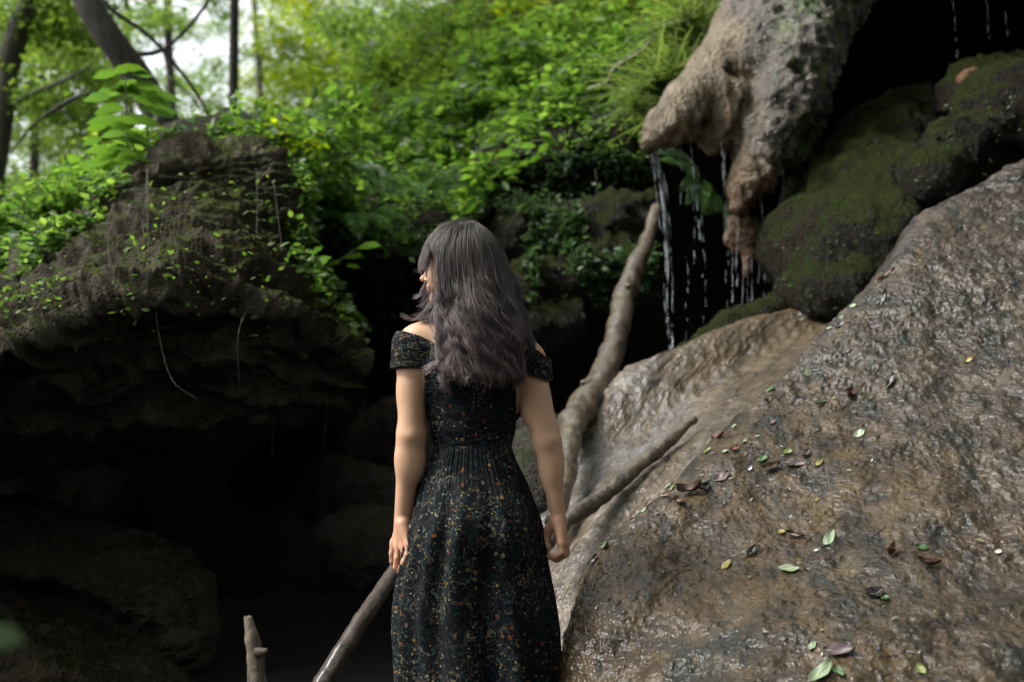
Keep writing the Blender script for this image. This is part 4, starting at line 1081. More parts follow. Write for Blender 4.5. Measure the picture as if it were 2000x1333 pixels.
def branch(name, label, pts, rads, mat, cat='branch', rough=.14, fs=9, n=90, k=14, knots=()):
    root = None
    V, F = tube_geo([P(*p_) for p_ in pts], rads, n, k, rough=rough, fs=fs, seed=len(label))
    parts = [(V, F)]
    for c, r, d_ in knots:
        c = P(*c); d_ = np.array(d_, float) * r
        parts.append(tube_geo([c - d_ * .3, c + d_ * .6, c + d_ * 1.6], [r * .9, r * .75, r * .4], 10, 10, rough=.3, fs=20))
    V, F = join_geo(parts)
    return props(mesh_obj(name, V, F, M[mat], origin=P(*pts[0])), label, cat)
branch('vine_stem', 'thin dark liana slanting down past the leaning tree', [(150, -60, 8.2), (215, 15, 8.2), (290, 70, 8.3), (345, 130, 8.4), (385, 185, 8.5), (420, 250, 8.6)], [.018, .017, .016, .014, .012, .008], 'bark', 'liana', rough=.1)
branch('bare_branch', 'crooked bare grey branch lying on the slope left of the tan lip', [(1150, 175, 7.2), (1185, 160, 7.1), (1200, 135, 7.05), (1235, 112, 7.0), (1260, 95, 6.95), (1276, 66, 6.9)], [.014, .013, .016, .013, .010, .006], 'pale_stick', rough=.2)
branch('fallen_branch', 'dark crooked branch jutting from the left of the wood', [(20, 300, 8), (70, 240, 8), (130, 200, 7.9), (165, 185, 7.8), (190, 180, 7.8)], [.006, .010, .016, .012, .004], 'bark')
# the leaning log, pale stick, and the rest
branch('fallen_log', 'long crooked weathered log leaning from the ledge down to the ramp behind her', [(1282, 408, 6.5), (1264, 470, 6.25), (1240, 525, 6.0), (1218, 580, 5.8), (1208, 640, 5.55), (1192, 700, 5.3), (1160, 768, 5.0), (1125, 812, 4.75), (1112, 860, 4.5), (1100, 930, 4.2), (1085, 1020, 3.95)],
       [.034, .044, .054, .060, .054, .057, .066, .056, .048, .044, .040], 'log', 'log', rough=.34, fs=9, n=260, k=32, knots=[((1150, 752, 4.95), .026, (-.8, -.4, .3)), ((1144, 772, 4.93), .020, (-.9, -.4, .1)), ((1226, 560, 5.72), .018, (.1, -1, .1))])
branch('fallen_branch', 'straight wet stick lying down the tan ramp behind her right hand', [(1357, 818, 4.36), (1300, 868, 4.22), (1230, 925, 4.05), (1160, 980, 3.88), (1095, 1030, 3.72), (1050, 1075, 3.6)], [.015, .023, .025, .027, .028, .027], 'log', rough=.5, fs=16, n=160, k=20)
branch('fallen_branch', 'wet bark stick rising from the stream bed to her left hand', [(600, 1395, 3.35), (640, 1320, 3.4), (700, 1222, 3.5), (745, 1155, 3.6), (790, 1085, 3.7), (830, 1020, 3.8)], [.030, .029, .027, .025, .023, .02], 'stick', rough=.14, fs=26, n=150)
branch('broken_stick', 'short broken upright stick with a split pale tip, bottom left of centre', [(512, 1400, 3.9), (503, 1335, 3.9), (500, 1290, 3.9), (493, 1250, 3.9), (484, 1205, 3.9)], [.034, .031, .029, .025, .012], 'pale_stick', 'stick', rough=.3, fs=16,
       knots=[((503, 1275, 3.88), .020, (1, 0, .2)), ((488, 1212, 3.9), .010, (-.3, 0, 1)), ((480, 1210, 3.9), .007, (-.2, 0, 1))])

# ================================================================== FALLEN LEAVES ON THE SLAB
SB = BVHTree.FromPolygons([tuple(v) for v in SG.reshape(-1, 3)], grid_faces(SG.shape[0], SG.shape[1]).tolist())
def hit_slab(px, py):
    d = Vector(P(px, py, 3.0) - np.array([0, 0, CAM_Z])).normalized()
    loc, n, i, dist = SB.ray_cast(Vector((0, 0, CAM_Z)), d)
    if loc is None: return None
    if n.dot(d) > 0: n = -n
    return loc, n, d, dist
def flat_leaf(name, col, rough=0.55, trans=0.25):
    t = NT(name)
    c = t.mix(t.noise(24, 5, 0.7), tuple(x * .65 for x in col), tuple(min(1, x * 1.3) for x in col))
    t.bsdf(Base_Color=c, Roughness=rough, Coat_Weight=.25, Coat_Roughness=.25, Normal=t.bump(t.noise(60, 4), .4, .003))
    return t.m
LM = dict(pale=flat_leaf('pale_green_fallen_leaf', (.20, .26, .155)), green=flat_leaf('green_fallen_leaf', (.06, .13, .045)), lime=flat_leaf('lime_fallen_leaf', (.15, .19, .04)),
          yellow=flat_leaf('yellow_fallen_leaf', (.25, .20, .04)), rust=flat_leaf('rust_fallen_leaf', (.13, .042, .02)), brown=flat_leaf('brown_fallen_leaf', (.075, .035, .022)),
          purple=flat_leaf('purple_brown_fallen_leaf', (.10, .065, .075)), dark=flat_leaf('black_wet_fallen_leaf', (.022, .02, .022), .2), stone=flat_leaf('pale_chip', (.45, .42, .38)))
rib = flat_leaf('leaf_rib', (.38, .46, .25))
def fallen(px, py, lpx, col, ang, asp, curl, label, lift=.004, lobes=0):
    r_ = hit_slab(px, py)
    for k_ in range(6):
        if r_ is None: px, py = px + 8, py + 8; r_ = hit_slab(px, py)
    if r_ is None: return
    loc, n, d, dist = r_
    L = lpx * dist / FPX
    right = d.cross(Vector((0, 0, 1))).normalized(); upv = right.cross(d).normalized()
    T = right * math.cos(ang) + upv * math.sin(ang)
    # direction lying in the slab whose picture points that way
    T = (T - d * (T.dot(n) / d.dot(n))).normalized() if abs(d.dot(n)) > .2 else (T - n * T.dot(n)).normalized()
    T = (T - n * T.dot(n)).normalized(); Sd = T.cross(n).normalized()
    nu, nv = 13, 7
    rg = np.random.default_rng(int(px * 31 + py))
    V = []
    for i in range(nu):
        u = i / (nu - 1)
        wd = asp * L * .5 * (math.sin(math.pi * u ** .85) ** .75) * (1 + (lobes * .45 * math.cos(u * 6.28 * lobes)) if lobes else 1)
        for j in range(nv):
            v = j / (nv - 1) * 2 - 1
            wd_ = max(wd, 0.0004)
            h = lift + curl * L * (.55 * (u - .5) ** 2 * 2 + .35 * v * v) + L * .03 * math.sin(u * 9 + v * 3 + px) + .012 * L * abs(v)
            pnt = Vector(loc) + T * (u - .5) * L + Sd * v * wd_ + n * h
            V.append(pnt)
    V = np.array([[*q] for q in V]); k = nu * nv
    low = V - np.array(n) * .0006
    F = grid_faces(nu, nv); allf = np.concatenate([F, F[:, ::-1] + k])
    o = mesh_obj('fallen_leaf', np.concatenate([V, low]), allf, LM[col], origin=np.array(loc))
    if lpx >= 26 and not lobes:
        mid = V.reshape(nu, nv, 3)[:, nv // 2] + np.array(n) * .0008
        Vr, Fr = tube_geo(mid, np.linspace(L * .016, L * .005, nu), 14, 5); m = mesh_obj('midrib', Vr, Fr, rib, o, origin=np.array(loc)); m.location = (0, 0, 0)
    return props(o, label, 'fallen leaf', 'fallen leaves on the wet slab')
FL = [(1620, 1055, 46, 'pale', 1.05, .42, .15, 'large pale green pointed leaf standing upright in the middle of the slab'),
      (1541, 1114, 40, 'pale', -.05, .55, .1, 'pale green oval leaf lying level below the pointed leaf'),
      (1605, 1316, 66, 'pale', .8, .42, .15, 'largest green leaf, at the bottom edge of the slab'),
      (1637, 1316, 36, 'green', -.9, .5, .2, 'green leaf touching the largest leaf at the bottom edge'),
      (1587, 1264, 26, 'pale', 1.0, .5, .1, 'small pale leaf above the largest bottom leaf'),
      (1680, 848, 24, 'pale', .7, .65, .1, 'roundish pale leaf alone on the upper middle of the slab'),
      (1574, 730, 18, 'pale', -.2, .8, .1, 'round pale leaf near the upper left rim of the slab'),
      (1603, 790, 30, 'pale', .35, .3, .5, 'curled narrow pale leaf left of the dark upright leaf'),
      (1500, 755, 30, 'green', .5, .4, .2, 'fresh green leaf on the left rim below the round pale leaf'),
      (1435, 835, 14, 'pale', .9, .8, .2, 'tiny pale leaf high on the left rim'),
      (1455, 863, 20, 'pale', .5, .35, .2, 'slim pale leaf below the tiny rim leaf'),
      (1480, 855, 13, 'pale', .2, .5, .2, 'pale speck of leaf right of the slim pale leaf'),
      (1417, 884, 15, 'pale', 0, .7, .2, 'pale leaf touching the small red one'),
      (1434, 880, 22, 'rust', .6, .6, .4, 'small bright red brown leaf on the left rim'),
      (1368, 866, 22, 'lime', .7, .4, .2, 'lime green leaf just right of the stick end'),
      (1391, 840, 28, 'rust', .5, .4, .5, 'rusty curled leaf above the lime leaf'),
      (1252, 990, 24, 'pale', .7, .35, .2, 'narrow pale leaf low on the left rim above her hand'),
      (1306, 947, 17, 'pale', 0, .7, .1, 'small oval pale leaf left of the dark clump'),
      (1292, 936, 20, 'pale', .8, .5, .3, 'curled pale leaf above the small oval leaf'),
      (1170, 1052, 24, 'pale', .4, .6, .6, 'curled pale leaf nearest to her right hand'),
      (1600, 907, 28, 'yellow', .8, .35, .2, 'slim yellow leaf in the middle of the slab'),
      (1490, 898, 26, 'green', .5, .5, .2, 'green leaf at the left of the mottled leaf pile'),
      (1540, 886, 22, 'lime', .2, .6, .4, 'light green crumpled leaf on top of the mottled pile'),
      (1508, 916, 34, 'brown', .3, .5, .6, 'brown mottled leaf in the pile of the slab middle'),
      (1576, 890, 30, 'purple', .9, .4, .4, 'purplish leaf tilting up right of the pile'),
      (1552, 908, 44, 'purple', -.1, .4, .2, 'flat grey purple leaf under the mottled pile'),
      (1348, 962, 50, 'brown', .2, .5, .6, 'largest dark brown leaf of the wet clump'),
      (1330, 985, 34, 'brown', -.6, .5, .5, 'brown leaf at the lower left of the wet clump'),
      (1375, 958, 34, 'dark', .5, .5, .5, 'black wet leaf at the right of the wet clump'),
      (1300, 972, 30, 'brown', .1, .3, .2, 'thin brown sliver left of the wet clump'),
      (1410, 934, 36, 'purple', .6, .6, .2, 'flat grey purple leaf right of the wet clump'),
      (1658, 776, 30, 'brown', .9, .6, .9, 'curled dark brown leaf standing up and casting a shadow'),
      (1610, 590, 14, 'pale', 1, .7, .1, 'small pale leaf on the upper rim of the slab, left one'),
      (1651, 583, 14, 'pale', .3, .7, .1, 'small pale leaf on the upper rim of the slab, right one'),
      (1587, 611, 12, 'pale', .2, .7, .1, 'lowest pale speck of leaf on the upper rim'),
      (1895, 704, 24, 'yellow', .5, .35, .2, 'dull yellow leaf near the right edge of the slab'),
      (1742, 746, 34, 'dark', 1.1, .4, .2, 'glistening blackish leaf on the upper right half of the slab'),
      (1640, 637, 26, 'dark', .4, .5, .2, 'glistening black leaf near the upper rim'),
      (1730, 540, 44, 'rust', .6, .12, .1, 'long thin reddish twig like leaf near the upper rim'),
      (1725, 585, 40, 'dark', 1.2, .2, .1, 'narrow black leaf below the reddish sliver'),
      (1800, 1071, 24, 'green', -.1, .5, .2, 'green leaf right of centre beside a shiny patch'),
      (1526, 1042, 16, 'yellow', 0, .8, .3, 'small yellow leaf left of the large pointed leaf'),
      (1556, 1048, 38, 'brown', -.2, .3, .4, 'thin brown curled leaf beside the small yellow leaf'),
      (1743, 1085, 36, 'brown', .8, .5, .8, 'brown leaf with raised edge right of the large pointed leaf'),
      (1708, 1163, 44, 'dark', .4, .7, .3, 'ragged black leaf right of the level oval leaf'),
      (1730, 1172, 24, 'green', -.9, .6, .2, 'olive leaf tucked against the ragged black leaf'),
      (1420, 1105, 28, 'yellow', .9, .6, .1, 'translucent yellowish leaf on the lower left of the slab'),
      (1470, 1080, 30, 'dark', .9, .5, .4, 'black lump of wet leaf right of the yellowish leaf'),
      (1640, 1275, 56, 'purple', .1, .5, .3, 'dark purple rotten leaf above the largest bottom leaf'),
      (1800, 1312, 30, 'lime', -.8, .5, .3, 'yellow green leaf at the bottom edge towards the right'),
      (1227, 1102, 16, 'lime', 1.2, .4, .2, 'small lime leaf on the brown streaks near her'),
      (1595, 979, 13, 'yellow', .8, .5, .2, 'bright yellow chip of leaf in the slab middle'),
      (1950, 1082, 16, 'stone', .8, .8, .3, 'whitish chip near the right edge of the slab'),
      (1510, 826, 22, 'purple', .9, .5, .1, 'pinkish leaf between the left rim and the roundish pale leaf'),
      (1815, 1105, 40, 'brown', -.1, .3, .6, 'dark brown leaf under an overhanging edge of the slab, lower right'),
      (1270, 1000, 16, 'dark', .9, .5, .2, 'black speck of leaf below the narrow pale leaf'),
      (1160, 1095, 26, 'dark', .9, .4, .2, 'wet dark leaf low beside her right hand')]
for a in FL: fallen(*a)
# litter caught on the slab: scraps too small and many to count
rgl = np.random.default_rng(55)
Pl, Nl = [], []
spots_ = [(1350, 965, 55, 26, 40), (1540, 905, 60, 26, 40), (1420, 900, 70, 40, 24), (1650, 1265, 60, 24, 22), (1710, 1170, 40, 22, 16), (1640, 620, 70, 30, 20), (1600, 900, 260, 190, 90), (1650, 1150, 250, 130, 60), (1500, 780, 120, 90, 24), (1210, 1020, 60, 50, 14)]
for cx_, cy_, sx_, sy_, n_ in spots_:
    for _ in range(n_):
        r_ = hit_slab(cx_ + rgl.normal(0, sx_), cy_ + rgl.normal(0, sy_))
        if r_: Pl.append(list(r_[0] + r_[1] * .003)); Nl.append(list(r_[1]))
Pl, Nl = np.array(Pl), np.array(Nl)
T_ = np.cross(Nl, rdir(rgl, len(Pl))); L_ = rgl.uniform(.006, .024, len(Pl)) * rgl.random(len(Pl)) ** .5 + .004
V, F = leaf_geo(Pl, T_ + Nl * .15, Nl, L_, L_ * rgl.uniform(.2, .8, len(Pl)), curl=.1)
t = NT('leaf_scraps'); gi = t.n.new("ShaderNodeNewGeometry")
t.bsdf(Base_Color=t.ramp(gi.outputs['Random Per Island'], [(0.0, (.012, .010, .010)), (0.35, (.035, .022, .014)), (0.6, (.07, .04, .022)), (0.8, (.05, .05, .018)), (0.92, (.14, .15, .07)), (1.0, (.10, .03, .015))], 'CONSTANT'), Roughness=.5, Coat_Weight=.5, Coat_Roughness=.15)
props(mesh_obj('leaf_litter', V, F, t.m, smooth=False), 'scraps of dark wet leaf and twig caught on the slab', None, None, 'stuff')
# green pine-like twig
r_ = hit_slab(1700, 1205); q0 = [hit_slab(*c) for c in ((1630, 1265), (1665, 1240), (1700, 1208))]
if all(q0):
    pts = [np.array(h[0] + h[1] * .006) for h in q0]
    V, F = tube_geo(pts, [.0014, .0012, .0008], 20, 5)
    props(mesh_obj('green_twig', V, F, M['grass'], origin=pts[0]), 'thin yellow green twig slanting above the purple rotten leaf', 'twig')

# ================================================================== WATER
def trickle(paths, seed):
    rg = np.random.default_rng(seed); parts = []
    for pts, r, dens in paths:
        c = np.array([P(*p_) for p_ in pts]); L = np.linalg.norm(np.diff(c, axis=0), axis=1).sum()
        u = 0.0
        line = cr(c, np.linspace(0, 1, 200))
        while u < 1:                                        # broken threads and stretched drops
            seg = rg.uniform(.06, .26) * (1.3 - .6 * u) / L * dens
            gap = rg.uniform(.0, .05) * (0.3 + 1.6 * u) / L
            a, b = int(u * 199), int(min(1, u + seg) * 199)
            if b > a + 1:
                pp = line[a:b + 1] + rg.normal(0, .004, 3) * (0.5 + 2 * u)
                idx = np.linspace(0, len(pp) - 1, 6).astype(int); pp = pp[idx] + rg.normal(0, .0015, (6, 3))
                rr = r * .62 * rg.uniform(.6, 1.2) * np.array([.3, .8, 1, .9, 1.1, .3])
                parts.append(tube_geo(pp, rr, 16, 6))
            u += seg + gap
    V, F = join_geo(parts)
    return V, F
paths = []
for dx, r in ((0, .007), (7, .005), (-5, .004), (12, .003)):
    paths.append(([(1272 + dx * .5, 276, 5.86), (1283 + dx, 340, 5.88), (1292 + dx, 410, 5.88), (1300 + dx * .8, 500, 5.88), (1303 + dx * .6, 600, 5.86), (1310 + dx * .3, 690, 5.7)], r, 2.2 if r > .004 else 1.2))
for x0, y0, x1, y1, r, dn in ((1345, 250, 1362, 470, .006, 1.3), (1352, 300, 1358, 520, .004, .7), (1326, 262, 1334, 400, .003, .5), (1409, 275, 1418, 470, .005, .9), (1414, 300, 1420, 600, .004, .5), (1483, 365, 1496, 520, .005, .8), (1490, 400, 1494, 620, .003, .5),
                              (1438, 410, 1436, 560, .005, 1.1), (1450, 480, 1448, 600, .005, 1.1), (1466, 500, 1466, 610, .004, 1.0), (1430, 480, 1428, 600, .004, .8), (1458, 500, 1460, 640, .004, .8), (1480, 420, 1484, 560, .003, .6),
                              (1862, 0, 1866, 110, .005, .5), (1928, 0, 1931, 80, .004, .5), (1963, 20, 1966, 70, .006, .8), (1372, 420, 1376, 640, .003, .3), (1340, 500, 1342, 680, .003, .25), (1530, 330, 1532, 500, .003, .3)):
    D = 5.9 if x0 < 1600 else 6.2
    paths.append(([(x0, y0, D), ((x0 + x1) / 2 + 2, (y0 + y1) / 2, D), (x1, y1, D)], r, dn))
V, F = trickle(paths, 3)
props(mesh_obj('water', V, F, M['water']), kind='structure')

# a leaf close to the lens at the lower left edge
c_ = P(2, 1238, .95)
V, F = leaf_geo(c_[None] - np.array([[.015, 0, .0]]), np.array([[1.0, .1, -.15]]), np.array([[0.1, -.9, .6]]), np.array([.034]), np.array([.026]))
o = mesh_obj('foreground_plant', V, F, M['leafdark'], origin=c_)
V, F = tube_geo([c_ + np.array([-.012, 0, -.0]), c_ + np.array([-.03, .005, -.06]), c_ + np.array([-.05, .01, -.22])], [.0012, .0015, .002], 20, 6)
stm = mesh_obj('stem', V, F, M['stem'], o, origin=c_); stm.location = (0, 0, 0)
props(o, 'blurred green leaf close to the camera at the lower left edge', 'plant')
# ================================================================== THE WOMAN
PD = 3.2
U = PD / FPX                                   # metres per photo pixel at her distance
def Q(px, py, dy=0.0): return P(px, py, PD + dy)

# head frame: she looks to the left and a little away from us
HC = Q(897, 516, 0.0)
hf = np.array([-0.955, 0.285, -0.05]); hf /= np.linalg.norm(hf)
hu = np.array([-0.03, 0.0, 1.0]); hu -= hf * (hu @ hf); hu /= np.linalg.norm(hu)
hl = np.cross(hu, hf)
HM = np.stack([hf, hl, hu], 1)                 # columns: forward, left, up
def Hd(a, b, c): return HC + HM @ np.array([a, b, c], float)
def hell(c, r, **k): return ell(Hd(*c), r, HM)
def hcap(a, b, ra, rb): return caps(Hd(*a), Hd(*b), ra, rb)

GROUND_Z = 0.0
body = []
def add(p, k=0.02, op='+'): body.append((p, k, op))
# torso
add(ell(Q(925, 735, .02), (.148, .092, .17)), 0.03)
add(ell(Q(880, 715, .0), (.075, .07, .10)), 0.04)       # shoulder blades
add(ell(Q(975, 725, .0), (.075, .07, .10)), 0.04)
add(ell(Q(922, 850, .03), (.107, .080, .13)), 0.06)
add(ell(Q(925, 1010, .02), (.150, .112, .15)), 0.06)
add(ell(Q(888, 1030, -.025), (.070, .065, .085)), 0.04)
add(ell(Q(965, 1030, -.025), (.070, .065, .085)), 0.04)
add(ell(Q(890, 735, .09), (.062, .055, .06)), 0.04)     # chest
add(ell(Q(962, 740, .09), (.062, .055, .06)), 0.04)
# shoulders, trapezius, neck
add(caps(Q(820, 668, .01), Q(925, 655, .03), .046, .058), 0.05)
add(caps(Q(1030, 702, .01), Q(925, 660, .03), .044, .058), 0.05)
add(caps(Q(852, 650, .02), Q(912, 612, .02), .030, .040), 0.05)
add(caps(Q(1000, 672, .02), Q(930, 620, .02), .030, .040), 0.05)
add(caps(Q(920, 650, .03), Hd(-.015, 0, -.07), .053, .050), 0.03)
add(caps(Q(890, 650, .10), Q(850, 655, .085), .014, .012), 0.03)   # collar bones
# head
add(hell((-.012, 0, .028), (.094, .074, .088)), 0.02)
add(hell((.030, 0, -.030), (.056, .060, .078)), 0.03)
add(hcap((.000, .048, -.060), (.058, .016, -.092), .020, .018), 0.03)
add(hcap((.000, -.048, -.060), (.058, -.016, -.092), .020, .018), 0.03)
add(hell((.074, 0, -.096), (.017, .019, .015)), 0.018)
add(hell((.066, 0, .028), (.022, .050, .016)), 0.02)
add(hcap((.080, 0, .008), (.104, 0, -.029), .0068, .0098), 0.012)
add(hell((.111, 0, -.033), (.010, .0105, .009)), 0.008)
add(hell((.094, .011, -.038), (.010, .007, .007)), 0.006)
add(hell((.094, -.011, -.038), (.010, .007, .007)), 0.006)
add(hell((.086, 0, -.056), (.010, .020, .012)), 0.012)
add(hell((.0945, 0, -.0585), (.0075, .020, .0048)), 0.005)
add(hell((.0925, 0, -.0685), (.0080, .017, .0055)), 0.005)
add(hcap((.101, .022, -.0635), (.101, -.022, -.0635), .0012, .0012), 0.004, '-')
add(hell((.050, .040, -.030), (.026, .020, .022)), 0.03)
add(hell((.050, -.040, -.030), (.026, .020, .022)), 0.03)
add(hell((.087, .032, .004), (.012, .016, .010)), 0.012, '-')
add(hell((.087, -.032, .004), (.012, .016, .010)), 0.012, '-')
add(hell((.072, .032, .002), (.0125, .0135, .0115)), 0.003)         # closed lids over the eyes
add(hell((.072, -.032, .002), (.0125, .0135, .0115)), 0.003)
for sgn in (1, -1):
    add(hell((-.006, sgn * .076, -.012), (.016, .008, .029)), 0.006)
    add(hell((-.002, sgn * .083, -.008), (.009, .005, .016)), 0.003, '-')
# left arm
LS, LE, LW = Q(806, 682, .0), Q(803, 850, -.02), Q(787, 1016, .01)
add(caps(Q(812, 672, .0), Q(804, 715, -.005), .045, .040), 0.04)
add(caps(LS, LE, .042, .037), 0.02)
add(ell(Q(803, 765, -.005), (.041, .042, .08)), 0.012)
add(ell(Q(803, 853, -.040), (.015, .016, .016)), 0.012)
add(caps(Q(795, 866, -.052), Q(812, 862, -.054), .0022, .0022), 0.006, '-')
add(caps(Q(793, 838, -.050), Q(800, 832, -.048), .0022, .0022), 0.006, '-')             # elbow point
add(ell(Q(804, 850, -.012), (.042, .034, .055)), 0.012)
add(ell(Q(801, 896, -.012), (.044, .038, .080)), 0.012)
add(caps(LE, LW, .036, .0245), 0.012)
# right arm
RS, RE, RW = Q(1034, 712, .0), Q(1068, 862, -.02), Q(1090, 1008, .0)
add(caps(Q(1028, 704, .0), Q(1038, 735, -.005), .043, .038), 0.04)
add(caps(RS, RE, .042, .037), 0.02)
add(ell(Q(1043, 785, -.005), (.043, .042, .08)), 0.012)
add(ell(Q(1076, 861, -.036), (.013, .015, .015)), 0.012)
add(caps(Q(1070, 872, -.049), Q(1084, 868, -.050), .0022, .0022), 0.006, '-')
add(ell(Q(1067, 862, -.010), (.041, .034, .050)), 0.012)
add(ell(Q(1077, 905, -.010), (.037, .036, .080)), 0.012)
add(caps(RE, RW, .034, .0215), 0.012)
# hands: palm, four fingers and a thumb each
def chain(pts, rr, k=0.004, k0=0.010):
    for n, (a, b, ra, rb) in enumerate(zip(pts[:-1], pts[1:], rr[:-1], rr[1:])):
        add(caps(a, b, ra, rb), k0 if n == 0 else k)
lk = [(798, 1064, -.030), (789, 1069, -.012), (778, 1067, .008), (769.5, 1060, .026)]
lf = [[(795, 1084, -.036), (788, 1100, -.030), (784, 1108, -.020)],
      [(790, 1093, -.022), (783, 1111, -.018), (780, 1119, -.006)],
      [(775, 1091, .000), (773, 1109, .004), (778, 1118, .014)],
      [(765.5, 1081, .024), (766, 1097, .028), (771, 1106, .036)]]
for (kx, ky, kd), fs_, r0 in zip(lk, lf, (.0092, .0100, .0104, .0100)):
    add(caps(Q(787, 1024, .0 + kd * .3), Q(kx, ky, kd), .0175, .0108), 0.010)
    chain([Q(kx, ky, kd)] + [Q(*f) for f in fs_], [r0, r0 * .84, r0 * .76, r0 * .66])
add(caps(Q(780, 1026, .02), Q(776, 1048, .052), .014, .0125), 0.012)
chain([Q(776, 1048, .052), Q(782, 1070, .064), Q(788, 1086, .062)], [.0120, .0100, .0078])
rk = [(1096, 1062, -.032), (1102, 1064, -.014), (1105, 1062, .006), (1105, 1056, .024)]
rf = [[(1097, 1080, -.038), (1083, 1088, -.034), (1074, 1083, -.028)],
      [(1102, 1084, -.018), (1086, 1094, -.014), (1072, 1088, -.008)],
      [(1106, 1083, .004), (1090, 1093, .008), (1073, 1084, .012)],
      [(1107, 1077, .024), (1094, 1090, .028), (1080, 1086, .030)]]
for (kx, ky, kd), fs_, r0 in zip(rk, rf, (.0092, .0100, .0104, .0100)):
    add(caps(Q(1091, 1018, kd * .3), Q(kx, ky, kd), .0170, .0108), 0.010)
    chain([Q(kx, ky, kd)] + [Q(*f) for f in fs_], [r0, r0 * .84, r0 * .78, r0 * .66])
add(caps(Q(1084, 1020, .0), Q(1072, 1034, .012), .0145, .0125), 0.012)
chain([Q(1072, 1034, .012), Q(1067, 1054, .016), Q(1072, 1071, .010)], [.0120, .0098, .0078])
N_UPPER = len(body)
# legs and feet (under the dress)
for sx, px in ((-1, 885), (1, 968)):
    hipj, knee = Q(px, 1040, .02), Q(px + 4 * sx, 1250, .01)
    ank = np.array([knee[0], knee[1] - .03, .09]); toe = np.array([knee[0] + sx * .03, knee[1] + .15, .03])
    add(caps(hipj, knee, .082, .055), 0.03)
    add(caps(knee, ank, .052, .034), 0.02)
    add(ell((knee[0], knee[1] - .03, knee[2] - .12), (.052, .055, .10)), 0.03)
    add(caps(ank, toe, .036, .026), 0.02)
    add(caps((ank[0], ank[1] - .02, .035), toe, .030, .024), 0.02)

person = empty('person', (float(Q(928, 900)[0]), PD, 0))
props(person, 'woman in black floral off shoulder dress, long wavy hair, seen from behind, looking left', 'person')

t = NT('skin')
c = t.mix(t.noise(6, 5, 0.6), (.45, .26, .155), (.55, .35, .225))
c = t.mix(t.ramp(t.noise(42, 3, 0.6), [(0.50, 0.0), (0.75, 0.30)]), c, (.42, .19, .12))
# redder hands, knuckles
sx = t.n.new("ShaderNodeSeparateXYZ"); t.l.new(t.tc, sx.inputs[0])
c = t.mix(t.ramp(t.math('ADD', t.math('MULTIPLY', sx.outputs[2], -1.0), 1.0), [(0.10, 0.0), (0.26, 0.30)]), c, (.50, .22, .155))
lipd = t.n.new("ShaderNodeVectorMath"); lipd.operation = 'DISTANCE'
t.l.new(t.tc, lipd.inputs[0]); t.lipd = lipd
c = t.mix(t.ramp(lipd.outputs['Value'], [(0.016, 0.85), (0.024, 0.0)]), c, (.50, .16, .13))
t.bsdf(Base_Color=c, Roughness=0.48, Subsurface_Weight=0.12, Subsurface_Radius=(1.0, .35, .18), Subsurface_Scale=0.012,
       Normal=t.bump(t.noise(260, 4, 0.6), 0.12, 0.002), Specular_IOR_Level=0.4)
M['skin'] = t.m

lo = np.array([-.40, 2.98, -.0]); hi = np.array([.22, 3.48, 1.76])
f, lo_, h_ = sdf_grid(body, lo, hi, 0.0036)
V, F = surface(f, lo_, h_); V = relax(V, F, 1, 0.4)
del f
bo = mesh_obj('body', V, F, M['skin'], person, origin=person.location)
lipd.inputs[1].default_value = Vector(Hd(.098, 0, -.0635)) - person.location   # object space

# ---------------------------------------------------------------- dress
t = NT('floral_dress')
# warped object space so the print follows the cloth
v = t.tc
base = t.mix(t.noise(9, 4), (.0015, .002, .003), (.004, .005, .007))
nv = t.n.new("ShaderNodeVectorMath"); nv.operation = 'MULTIPLY_ADD'
wn_ = t.noise(22, 2, 0.5, out='Color'); t.l.new(wn_, nv.inputs[0]); nv.inputs[1].default_value = (.02, .02, .02); t.l.new(t.tc, nv.inputs[2])
vv = nv.outputs[0]
def vine(scale, wdt, seed):
    m_ = t.n.new("ShaderNodeMapping"); t.l.new(vv, m_.inputs[0]); m_.inputs['Location'].default_value = (seed, seed * 2, 0)
    n = t.noise(scale, 1.5, 0.5, 0.8, vec=m_.outputs[0])
    a = t.math('ABSOLUTE', t.math('SUBTRACT', n, 0.5))
    return t.math('LESS_THAN', a, wdt)
c = t.mix(t.math('MULTIPLY', vine(30, .016, 1.0), 0.85), base, (.010, .024, .026))
c = t.mix(t.math('MULTIPLY', vine(46, .012, 3.3), 0.8), c, (.009, .018, .023))
region = t.ramp(t.noise(9, 3, 0.5, 0.5), [(0.40, 0.0), (0.52, 1.0)])
c = t.mix(t.math('MULTIPLY', t.math('MULTIPLY', vine(38, .013, 5.1), region), 0.9), c, (.10, .085, .055))
# small leaves
lv = t.voro(95, vec=vv); lcol = t.voro(95, vec=vv, out='Color')
sp = t.n.new("ShaderNodeSeparateColor"); t.l.new(lcol, sp.inputs[0])
lm = t.math('MULTIPLY', t.math('LESS_THAN', lv, 0.26), t.math('GREATER_THAN', sp.outputs[0], 0.60))
c = t.mix(t.math('MULTIPLY', lm, region), c, t.ramp(sp.outputs[1], [(0.0, (.03, .09, .10)), (0.4, (.12, .12, .05)), (0.7, (.25, .19, .10)), (1.0, (.30, .10, .05))], 'CONSTANT'))
